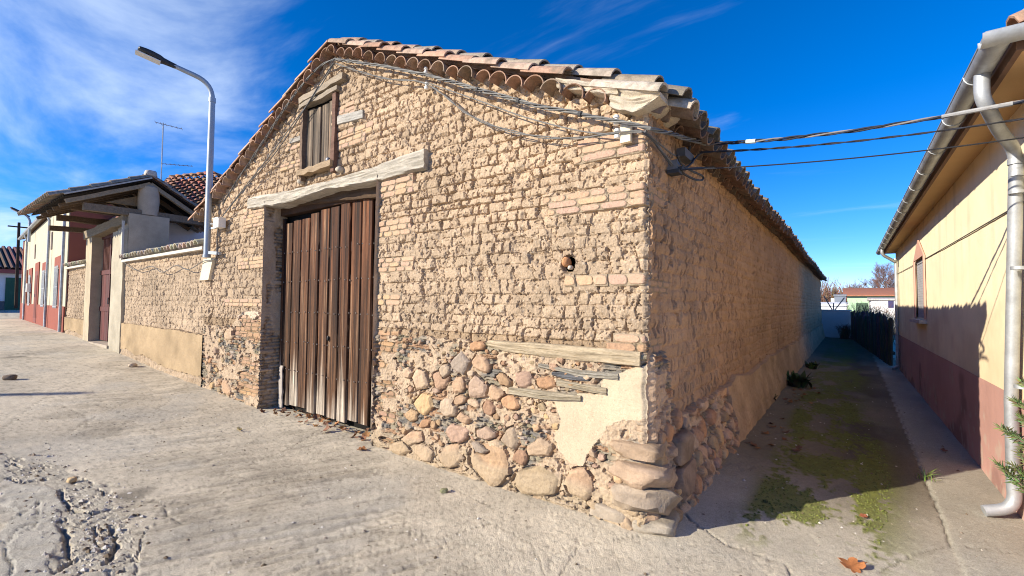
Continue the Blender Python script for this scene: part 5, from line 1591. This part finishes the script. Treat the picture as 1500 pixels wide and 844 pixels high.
rl = random.Random(31)
for k in range(44):
    f = (k + .5) / 44
    bx = DX0 + .15 + (DX1 - DX0 - .15) * f; by = FY + .02 + rl.uniform(.0, .3) * (1 - .2 * f) - (.1 if rl.random() < .3 else 0)
    put_leaf(bx, by, 100 + k, rl.uniform(.06, .12), rl.choice(BR), 'dry brown leaf in the litter along the foot of the plank door', 'leaves along the plank door', rl.random() < .7, rl.uniform(0, .03), .7)
for k in range(34):
    bx = rl.uniform(-.98, -.45); by = 5.6 + 5.5 * rl.random() ** 1.3
    put_leaf(bx, by, 200 + k, rl.uniform(.05, .10), tuple(c * .8 for c in rl.choice(BR)), 'dull brown leaf on the alley floor along the shaded barn footing', 'leaves along the barn footing', rl.random() < .6, 0, .4)
for u, v in ((420, 598), (470, 718), (1140, 700), (1205, 640), (1330, 762)):
    pass
# stones lying about
for i, (u, v, sz, lab) in enumerate(((105, 705, .07, 'small ochre stone on the broken concrete of the street'), (15, 546, .16, 'dark lump of broken paving at the street edge, far from the door'), (195, 526, .13, 'pale pebble at the foot of the plastered courtyard wall'), (228, 528, .09, 'broken stone against the courtyard wall footing'), (650, 722, .06, 'small mossy stone alone in front of the rubble footing'))):
    x, y = G(u, v, gzs(at(u, v, 'Z', .1).x, 0)); m = MB()
    rock(m, (x, y, ground_z(x, y) + sz * .22), (sz * .55, sz * .45, sz * .32), 60 + i, ((.5, .36, .2), (.16, .12, .09), (.55, .45, .34), (.5, .4, .3), (.26, .25, .14))[i], i, .75, 10, .25)
    o = m.build('loose_stone', M['stone']); tag(o, lab, 'stone', 'loose stones on the street')


m = MB(); rgv = random.Random(55)
for k in range(1150):
    if k >= 900: u_, v_ = rgv.choice(((60, 690), (105, 740), (150, 790), (170, 750), (130, 820), (40, 705))); x, y = G(max(0, u_ + rgv.gauss(0, 26)), min(840, max(670, v_ + rgv.gauss(0, 28))))
    elif k < 520: x = rgv.uniform(-9, 1.0); y = rgv.uniform(.9, 3.1)
    elif k < 640: u_, v_ = rgv.gauss(120, 60), rgv.gauss(740, 60); x, y = G(max(0, u_), min(840, max(660, v_)))
    else: x = rgv.uniform(-1.0, .9); y = rgv.uniform(3.4, 13)
    if y > 2.9 and x < -1.0: continue
    q = rgv.choice((.006, .008, .010, .014)) * rgv.uniform(.7, 1.3) * (1.5 if k >= 900 else 1); z = ground_z(x, y)
    c = rgv.choice(((.55, .5, .42), (.4, .34, .27), (.25, .2, .15), (.16, .12, .08), (.6, .56, .5)))
    vs = [(x + q * math.cos(t) * rgv.uniform(.7, 1.3), y + q * math.sin(t) * rgv.uniform(.6, 1.2), z - .001) for t in (0, 1.3, 2.5, 3.8, 5.1)] + [(x, y, z + q * rgv.uniform(.4, .9))]
    m.add(vs, [(i, (i + 1) % 5, 5) for i in range(5)] + [(4, 3, 2, 1, 0)], c)
o = m.build('gravel', M['stone']); tag(o, 'loose grit and crumbs scattered over the worn concrete', 'gravel', None, 'stuff')


# raised moss: short tufts wherever the alley floor is green
rmo = np.random.RandomState(7)
mx_ = rmo.uniform(-1.0, .55, 9000); my_ = 3.3 + 7.5 * rmo.rand(9000) ** 1.6
mh_, mcol = ground_field(mx_[None, :], my_[None, :]); mh_ = mh_[0]; mcol = mcol[0]
m = MB()
for k in range(9000):
    if mcol[k, 1] < mcol[k, 0] * .98: continue
    x, y, z = mx_[k], my_[k], mh_[k]; s_ = rmo.uniform(.006, .015); h = rmo.uniform(.004, .012); g = rmo.uniform(0, 2)
    c = (np.array([.13, .15, .03]) * rmo.uniform(.55, 1.25)).tolist()
    vs = [(x + s_ * math.cos(g + t), y + s_ * math.sin(g + t), z - .002) for t in (0, 1.57, 3.14, 4.71)] + [(x + rmo.uniform(-.3, .3) * s_, y, z + h)]
    m.add(vs, [(0, 1, 4), (1, 2, 4), (2, 3, 4), (3, 0, 4)], c)
o = m.build('moss', M['green']); tag(o, 'green moss cushions spread over the damp alley floor', 'moss', None, 'stuff')


def weed(x, y, h, n, seed, label, broad=False, col=(.09, .15, .035)):
    r_ = random.Random(seed); m = MB(); z0 = ground_z(x, y) - .005
    for k in range(n):
        g = r_.uniform(0, 6.28); l = h * r_.uniform(.5, 1.1); lean = r_.uniform(.3, 1.1); ox, oy = r_.gauss(0, h * .25), r_.gauss(0, h * .25); w = (.16 * h if broad else .035 * h) * r_.uniform(.6, 1.2)
        pr = []; c = tuple(q * r_.uniform(.6, 1.4) for q in col)
        for t in (0, .35, .7, 1):
            d = l * t; pr.append(Vector((x + ox + math.cos(g) * d * lean * t, y + oy + math.sin(g) * d * lean * t, z0 + d * (1 - .35 * t * lean))))
        sd = Vector((-math.sin(g), math.cos(g), 0)); ws = (w * .4, w, w * .8, w * .05); vs = []
        for p_, w_ in zip(pr, ws): vs += [p_ - sd * w_, p_ + sd * w_ + Vector((0, 0, .001))]
        m.add(vs, [(0, 1, 3, 2), (2, 3, 5, 4), (4, 5, 7, 6)], c, 0, True)
    o = m.build('weed', M['green']); tag(o, label, 'weed', 'weeds in the alley')


x, y = G(1359, 704); weed(x, y, .13, 26, 1, 'tuft of green grass in the seam at the edge of the shadow', False, (.16, .20, .05))
x, y = G(1166, 568); weed(x, y + .1, .34, 70, 2, 'largest dark leafy weed against the barn footing in the alley', True, (.06, .075, .03))
x, y = G(1128, 590); weed(x, y, .15, 30, 3, 'low dark weed before the big weed beside the barn footing', True, (.06, .07, .03))
x, y = G(1190, 540); weed(x, y, .25, 36, 4, 'weed growing farthest along the barn footing', True, (.06, .08, .03))
x, y = G(1120, 735); weed(x, y, .03, 30, 5, 'low moss tuft just inside the shadow edge at the alley mouth', True, (.09, .10, .03))

# conifer shrub in a pot at the house corner, its branches reaching into view
sx_, sy_ = .93, 3.86
sb = empty('conifer_shrub', (sx_, sy_, 0), 'green needle-leaved shrub whose branches reach in front of the downpipe', 'shrub')
rs = random.Random(8); stem = MB(); needles = MB()
stem.tube([(sx_, sy_, .02), (sx_ + .02, sy_ + .02, .6), (sx_ - .01, sy_ + .03, 1.2), (sx_ + .02, sy_ + .02, 1.7)], [.03, .025, .016, .006], 7, (.9, .8, .7))


def spray(tip, d, nn, ln):
    for k in range(nn):
        v_ = (d * rs.uniform(.3, 1.2) + Vector((rs.uniform(-1, 1), rs.uniform(-1, 1), rs.uniform(-.7, 1)))).normalized(); l = ln * rs.uniform(.6, 1.1)
        b0_ = tip - d * rs.uniform(0, .09); s_ = v_.orthogonal().normalized() * .0042; c = tuple(q * rs.uniform(.7, 1.4) for q in (.13, .155, .055)); md = b0_ + v_ * l * .5
        needles.add([b0_, md + s_, b0_ + v_ * l, md - s_, md + v_.cross(s_).normalized() * .003], [(0, 1, 4), (1, 2, 4), (2, 3, 4), (3, 0, 4), (0, 3, 2, 1)], c)


seen = [(1487, 588), (1466, 627), (1490, 640), (1462, 680), (1485, 683), (1494, 610), (1480, 700), (1497, 560), (1496, 665)]
for k, (u, v) in enumerate(seen):
    tip = at(u, v, 'Y', 3.98 + .04 * (k % 3)); root_ = Vector((sx_, sy_ + .02, max(.25, tip.z - rs.uniform(.05, .25))))
    md = root_.lerp(tip, .55) + Vector((0, 0, -.02)); pts = smooth([root_, md, tip], 4); stem.tube(pts, [.008 - .006 * i / (len(pts) - 1) for i in range(len(pts))], 5, (.9, .8, .7))
    d = (tip - md).normalized()
    for f, nn in ((1, 60), (.85, 26)): spray(root_.lerp(tip, f), d, nn, .055)
for k in range(50):
    g = rs.uniform(0, 6.28); z = rs.uniform(.3, 1.75); l = rs.uniform(.10, .30) * (1.1 - .3 * z)
    d = Vector((math.cos(g), math.sin(g), rs.uniform(0, .5))).normalized()
    if d.x < -.35: continue
    a_ = Vector((sx_, sy_ + .02, z)); b_ = a_ + d * l; stem.tube([a_, b_], [.006, .002], 4, (.9, .8, .7)); spray(b_, d, 40, .055)
stem.build('trunk', M['bark'], sb); needles.build('crown', M['green'], sb)

# ------------------------------------------------------------------ END OF THE ALLEY
ew = empty('end_wall', (-.5, 30, 0), 'low whitewashed wall closing the far end of the alley', 'wall')
a = at(1203, 455, 'Y', 29.8); b = at(1246, 453, 'Y', 29.8)
m = MB(); m.box((a.x - .3, 29.8, -.1), (b.x, 30.0, a.z), (.50, .50, .50)); m.build('wall_face', M['paint_wall'], ew)
m = MB(); m.box((a.x - .3, 29.75, a.z), (b.x + .05, 30.05, a.z + .06), (.6, .6, .58)); m.build('coping', M['plaster'], ew)
fence = empty('palisade_fence', (.6, 23, 0), 'dark fence of rough upright wooden stakes at the far right of the alley', 'fence')
f0 = Vector((b.x + .05, 29.6, 0)); f1 = Vector((HX - .12, 16.5, 0)); nst = 92; rf = random.Random(77)
for k in range(nst):
    p = f0.lerp(f1, k / (nst - 1)); h = rf.uniform(1.15, 1.5); m = MB(); t = rf.uniform(.035, .06); jx, jy = rf.uniform(-.04, .04), rf.uniform(-.05, .05)
    m.tube([(p.x, p.y, -.05), (p.x + jx * .5, p.y + jy * .5, h * .6), (p.x + jx, p.y + jy, h - .06), (p.x + jx * 1.1, p.y + jy, h)], [t, t * .95, t * .9, t * .3], 6, tuple(c * rf.uniform(.6, 1.2) for c in (.085, .07, .055))); m.build('stake', M['wood_v'], fence)
m = MB(); m.beam(f0 + Vector((.07, 0, .9)), f1 + Vector((.07, 0, .9)), .05, .08, (.08, .065, .05)); m.beam(f0 + Vector((.07, 0, .35)), f1 + Vector((.07, 0, .35)), .05, .08, (.08, .065, .05)); m.build('rail', M['wood_v'], fence)


def dead_bush(x, y, h, seed, label):
    r_ = random.Random(seed); m = MB()
    for k in range(130):
        g = r_.uniform(0, 6.28); l = h * r_.uniform(.5, 1.0); s_ = r_.uniform(.1, .5); a_ = Vector((x + r_.gauss(0, .12), y + r_.gauss(0, .12), 0)); b_ = a_ + Vector((math.cos(g) * s_ * l, math.sin(g) * s_ * l, l)); md = a_.lerp(b_, .5) + Vector((r_.uniform(-.06, .06), r_.uniform(-.06, .06), .05))
        c = tuple(q * r_.uniform(.6, 1.3) for q in (1.0, .8, .6)); m.tube([a_, md, b_], [.012, .009, .004], 4, c, 0, False)
        for j in range(3):
            t = r_.uniform(.4, 1); p_ = md.lerp(b_, t); m.tube([p_, p_ + Vector((r_.uniform(-.16, .16), r_.uniform(-.16, .16), r_.uniform(-.02, .2)))], [.006, .003], 3, c, 0, False)
    o = m.build('dry_bush', M['bark']); tag(o, label, 'bush', 'dry bushes at the end of the alley')


for i, (u, y, h, lab) in enumerate(((1262, 31.5, 2.0, 'dry brown bush behind the corner where the stake fence meets the white wall'), (1279, 31, 1.9, 'dry twiggy bush rising above the middle of the stake fence'), (1297, 26, 1.7, 'dry bush above the stake fence nearest the yellow house'), (1238, 28.9, .7, 'low dry bush before the white end wall'))):
    dead_bush(at(u, 460, 'Y', y).x, y, h, 70 + i, lab)


def shed(name, label, y, u0, u1, vb, vt, col, roofcol, depth=4, over=.2, rise=.0, front=None, cat='shed'):
    a_ = at(u0, vt, 'Y', y); b_ = at(u1, vt, 'Y', y); t = empty(name, ((a_.x + b_.x) / 2, y, 0), label, cat)
    m = MB(); m.box((a_.x, y, -.2), (b_.x, y + depth, a_.z), col); m.build('wall', M['paint_wall'], t)
    m = MB(); m.prism([(a_.x - over, y - over, a_.z), (b_.x + over, y - over, a_.z), (b_.x + over, y - over, a_.z + .12), (a_.x - over, y - over, a_.z + .12)], (0, depth + 2 * over, 0), roofcol)
    m.prism([(a_.x - over, y - over, a_.z + .12), (a_.x - over, y + depth + over, a_.z + .12), (a_.x - over, y + depth * .6, a_.z + .12 + rise)], (b_.x - a_.x + 2 * over, 0, 0), roofcol); m.build('roof', M['tile'], t)
    if front: front(t, a_, b_, y)
    return t


def fr_g(t, a_, b_, y):
    m = MB(); x0 = a_.x + (b_.x - a_.x) * .15; m.box((x0, y - .03, .0), (x0 + 1.0, y - .003, a_.z * .75), (.10, .16, .10)); m.build('door', M['plain'], t)


def fr_w(t, a_, b_, y):
    x0 = at(1301, 450, 'Y', y - .03).x; x1 = at(1309, 450, 'Y', y - .03).x
    m = MB(); m.box((x0, y - .03, at(1305, 451, 'Y', y).z), (x1, y - .003, at(1305, 441, 'Y', y).z), (.06, .055, .14)); m.build('window', M['plain'], t)


shed('green_shed', 'pale green shed with long low red roof beyond the alley', 62, 1241, 1330, 452, 434, (.42, .60, .38), (.42, .17, .10), 6, .4, .9, fr_g)
shed('white_shed', 'bright white shed with a dark window beyond the stake fence', 46, 1276, 1335, 462, 440, (.80, .80, .80), (.55, .50, .45), 5, .15, .15, fr_w)
shed('grey_shed', 'grey metal shed between the white tank and the green shed', 44, 1222, 1239, 452, 434, (.20, .23, .28), (.22, .25, .3), 2, .05, .05)
shed('white_tank', 'low white tank standing behind the end wall', 38, 1203, 1240, 453, 448, (.75, .76, .78), (.8, .8, .8), 2, .1, .15, cat='tank')
m = MB(); p = at(1217, 437, 'Y', 45); q = at(1225, 449, 'Y', 45); m.box((p.x, 45, q.z - 1.2), (q.x, 45.8, p.z), (.7, .7, .62)); o = m.build('white_cabinet', M['plain']); tag(o, 'small cream cabinet standing left of the grey shed', 'cabinet')
m = MB()
for u0_, v0_, u1_, v1_ in ((1207, 434, 1219, 454), (1237, 436, 1223, 454), (1221, 444, 1221, 455)): m.tube([at(u0_, v0_, 'Y', 31), at(u1_, v1_, 'Y', 31)], .03, 5, (.15, .15, .16))
o = m.build('pole_frame', M['plain']); tag(o, 'crossed dark poles rising behind the low end wall', 'frame')


def bare_tree(name, base, h, seed, label, col=(.8, .75, .75), spread=.55, depth=5, crown_n=3, lean=0, group='bare trees beyond the alley'):
    r_ = random.Random(seed); t = empty(name, base, label, 'tree', group); tr = MB(); cr = MB()

    def grow(p, d, l, r, lev):
        n = 3; pts = [p]; q = p
        for k in range(n):
            d = (d + Vector((r_.uniform(-1, 1), r_.uniform(-1, 1), r_.uniform(-.5, .9))) * .16).normalized(); q = q + d * l / n; pts.append(q)
        r2 = r * .62
        (tr if lev <= 1 else cr).tube(pts, [r + (r2 - r) * i / n for i in range(n + 1)], 6 if lev < 2 else 3, tuple(c * r_.uniform(.8, 1.2) for c in col), 0, False)
        if lev >= depth: return
        for k in range(crown_n + (lev > 1)):
            f = r_.uniform(.45, 1) if k else 1
            g = r_.uniform(0, 6.28); s_ = spread * r_.uniform(.6, 1.3)
            nd = (d + Vector((math.cos(g) * s_, math.sin(g) * s_, r_.uniform(-.1, .35)))).normalized()
            st_ = pts[0].lerp(pts[-1], f) if f < 1 else pts[-1]
            grow(st_, nd, l * r_.uniform(.58, .82), max(.008, r2 * .8), lev + 1)
    grow(Vector(base), Vector((lean, 0, 1)), h * .32, h * .028, 0)
    tr.build('trunk', M['bark'], t); cr.build('crown', M['bark'], t); return t


for i, (u, y, vt, lab, sd) in enumerate(((1296, 85, 394, 'tallest bare branching tree behind the sheds at the end of the alley', 4), (1274, 96, 402, 'bare tree left of the tallest one, behind the red shed roof', 9), (1322, 90, 396, 'bare tree half hidden by the corner of the yellow house', 13))):
    b_ = at(u, 450, 'Y', y); t_ = at(u, vt, 'Y', y); bare_tree('bare_tree', (b_.x, y, -.2), t_.z * 1.25, sd, lab, (1.1, .85, .8), .65, 6, 3)
# scrub: one far mass of leafless growth
m = MB(); rs2 = random.Random(5)
for k in range(3000):
    x = rs2.uniform(-16, 22); y = rs2.uniform(92, 118); h = rs2.uniform(2.4, 7.0) * (.7 + .5 * float(vn(x * .2, y * .05, 3))); g = rs2.uniform(-.25, .25)
    m.tube([(x, y, -.2), (x + g * h * .5, y, h * .6), (x + g * h + rs2.uniform(-.2, .2), y, h)], [.07, .05, .02], 3, tuple(c * rs2.uniform(.7, 1.3) for c in (1.3, 1.0, .8)), 0, False)
    for j in range(3):
        f = rs2.uniform(.3, .9); m.tube([(x + g * h * f * .9, y, h * f), (x + g * h * f + rs2.uniform(-.9, .9), y + rs2.uniform(-.5, .5), h * f + rs2.uniform(.3, 1.2))], [.035, .012], 3, tuple(c * rs2.uniform(.7, 1.3) for c in (1.3, 1.0, .8)), 0, False)
o = m.build('far_scrub', M['bark']); tag(o, 'belt of leafless brown scrub on the horizon beyond the sheds', 'scrub', None, 'stuff')
# tree behind the red house, far down the street
b_ = at(52, 440, 'Y', 6.5); bare_tree('bare_tree', (-46, 9.5, .9), 7.2, 21, 'pale bare tree far off behind the left house roof edge', (1.6, 1.45, 1.4), .6, 4, 3, group='bare trees down the street')
# a power pole on the other side of the street, out of frame, throws the thin shadow
tx, ty = G(160, 568, .2)
SUN = Vector((.566, .824, 0)).normalized(); EL = R(23.5)
ph = 6.4; L_ = ph / math.tan(EL)
px_, py_ = tx - SUN.x * L_, ty - SUN.y * L_
m = MB(); m.tube([(px_, py_, -.1), (px_, py_, ph * .6), (px_, py_, ph)], [.15, .13, .10], 12, (.8, .75, .7)); o = m.build('utility_pole', M['bark']); tag(o, 'wooden pole across the street whose shadow reaches the pavement', 'utility pole', 'utility poles')

# ------------------------------------------------------------------ LIGHT AND SKY
sd = Vector((SUN.x * math.cos(EL), SUN.y * math.cos(EL), -math.sin(EL)))
ld = bpy.data.lights.new('sun', 'SUN'); ld.energy = 5.0; ld.angle = R(.5); ld.color = (1.0, .905, .74)
lo = bpy.data.objects.new('sun', ld); COL.objects.link(lo); lo.rotation_euler = sd.to_track_quat('-Z', 'Y').to_euler(); lo.location = (-20, -25, 20)

wd = bpy.data.worlds.new('World'); SC.world = wd; wd.use_nodes = True
nt = wd.node_tree; L = nt.links.new; bg = nt.nodes['Background']
sky = N(nt, 'ShaderNodeTexSky'); sky.sky_type = 'NISHITA'; sky.sun_disc = False; sky.sun_elevation = EL; sky.sun_rotation = math.atan2(-SUN.x, -SUN.y) % (2 * math.pi)
sky.altitude = 2000; sky.air_density = .95; sky.dust_density = .08; sky.ozone_density = 4.5
hs = N(nt, 'ShaderNodeHueSaturation', Saturation=1.30, Value=1.48); L(sky.outputs[0], hs.inputs['Color'])
ht = N(nt, 'ShaderNodeMix', data_type='RGBA', blend_type='MULTIPLY'); ht.inputs[0].default_value = 1; L(hs.outputs[0], ht.inputs[6]); ht.inputs[7].default_value = (1.0, .89, 1.08, 1)
tc = N(nt, 'ShaderNodeTexCoord'); sp_ = N(nt, 'ShaderNodeSeparateXYZ'); L(tc.outputs['Generated'], sp_.inputs[0])
zc_ = N(nt, 'ShaderNodeMath', operation='MAXIMUM'); L(sp_.outputs['Z'], zc_.inputs[0]); zc_.inputs[1].default_value = .02
za = N(nt, 'ShaderNodeMath', operation='ADD'); L(zc_.outputs[0], za.inputs[0]); za.inputs[1].default_value = .10
dx = N(nt, 'ShaderNodeMath', operation='DIVIDE'); L(sp_.outputs['X'], dx.inputs[0]); L(za.outputs[0], dx.inputs[1])
dy_ = N(nt, 'ShaderNodeMath', operation='DIVIDE'); L(sp_.outputs['Y'], dy_.inputs[0]); L(za.outputs[0], dy_.inputs[1])
cb = N(nt, 'ShaderNodeCombineXYZ'); L(dx.outputs[0], cb.inputs[0]); L(dy_.outputs[0], cb.inputs[1])
mp = N(nt, 'ShaderNodeMapping'); mp.inputs['Rotation'].default_value = (0, 0, R(62)); mp.inputs['Scale'].default_value = (.36, 1.15, 1); mp.inputs['Location'].default_value = (2.74, 1.8, 0); L(cb.outputs[0], mp.inputs[0])
n1 = N(nt, 'ShaderNodeTexNoise', Scale=1.0, Detail=9.0, Roughness=.58, Distortion=.6); L(mp.outputs[0], n1.inputs['Vector'])
# more cirrus towards the west (-X) and a thin bank low down
wst = N(nt, 'ShaderNodeMapRange'); L(sp_.outputs['X'], wst.inputs[0]); wst.inputs[1].default_value = -.62; wst.inputs[2].default_value = -.95; wst.inputs[3].default_value = -.047; wst.inputs[4].default_value = .135
low_ = N(nt, 'ShaderNodeMapRange'); L(sp_.outputs['Z'], low_.inputs[0]); low_.inputs[1].default_value = .22; low_.inputs[2].default_value = .02; low_.inputs[3].default_value = 0; low_.inputs[4].default_value = .035
ad = N(nt, 'ShaderNodeMath', operation='ADD'); L(n1.outputs['Fac'], ad.inputs[0]); L(wst.outputs[0], ad.inputs[1])
ad2 = N(nt, 'ShaderNodeMath', operation='ADD'); L(ad.outputs[0], ad2.inputs[0]); L(low_.outputs[0], ad2.inputs[1])
cm = N(nt, 'ShaderNodeMapRange'); cm.interpolation_type = 'SMOOTHSTEP'; L(ad2.outputs[0], cm.inputs[0]); cm.inputs[1].default_value = .52; cm.inputs[2].default_value = .80; cm.inputs[3].default_value = 0; cm.inputs[4].default_value = .7
mx = N(nt, 'ShaderNodeMix', data_type='RGBA'); L(cm.outputs[0], mx.inputs[0]); L(ht.outputs[2], mx.inputs[6]); mx.inputs[7].default_value = (7.6, 8.8, 10.0, 1)
L(mx.outputs[2], bg.inputs['Color']); bg.inputs['Strength'].default_value = .085

SC.view_settings.view_transform = 'Standard'; SC.view_settings.look = 'None'; SC.view_settings.exposure = .72; SC.view_settings.gamma = 1; SC.view_settings.use_curve_mapping = False
SC.cycles.use_denoising = True
SC.cycles.filter_width = 1.05
SC.cycles.max_bounces = 8; SC.cycles.diffuse_bounces = 5
SC.render.resolution_x = 1024; SC.render.resolution_y = 576
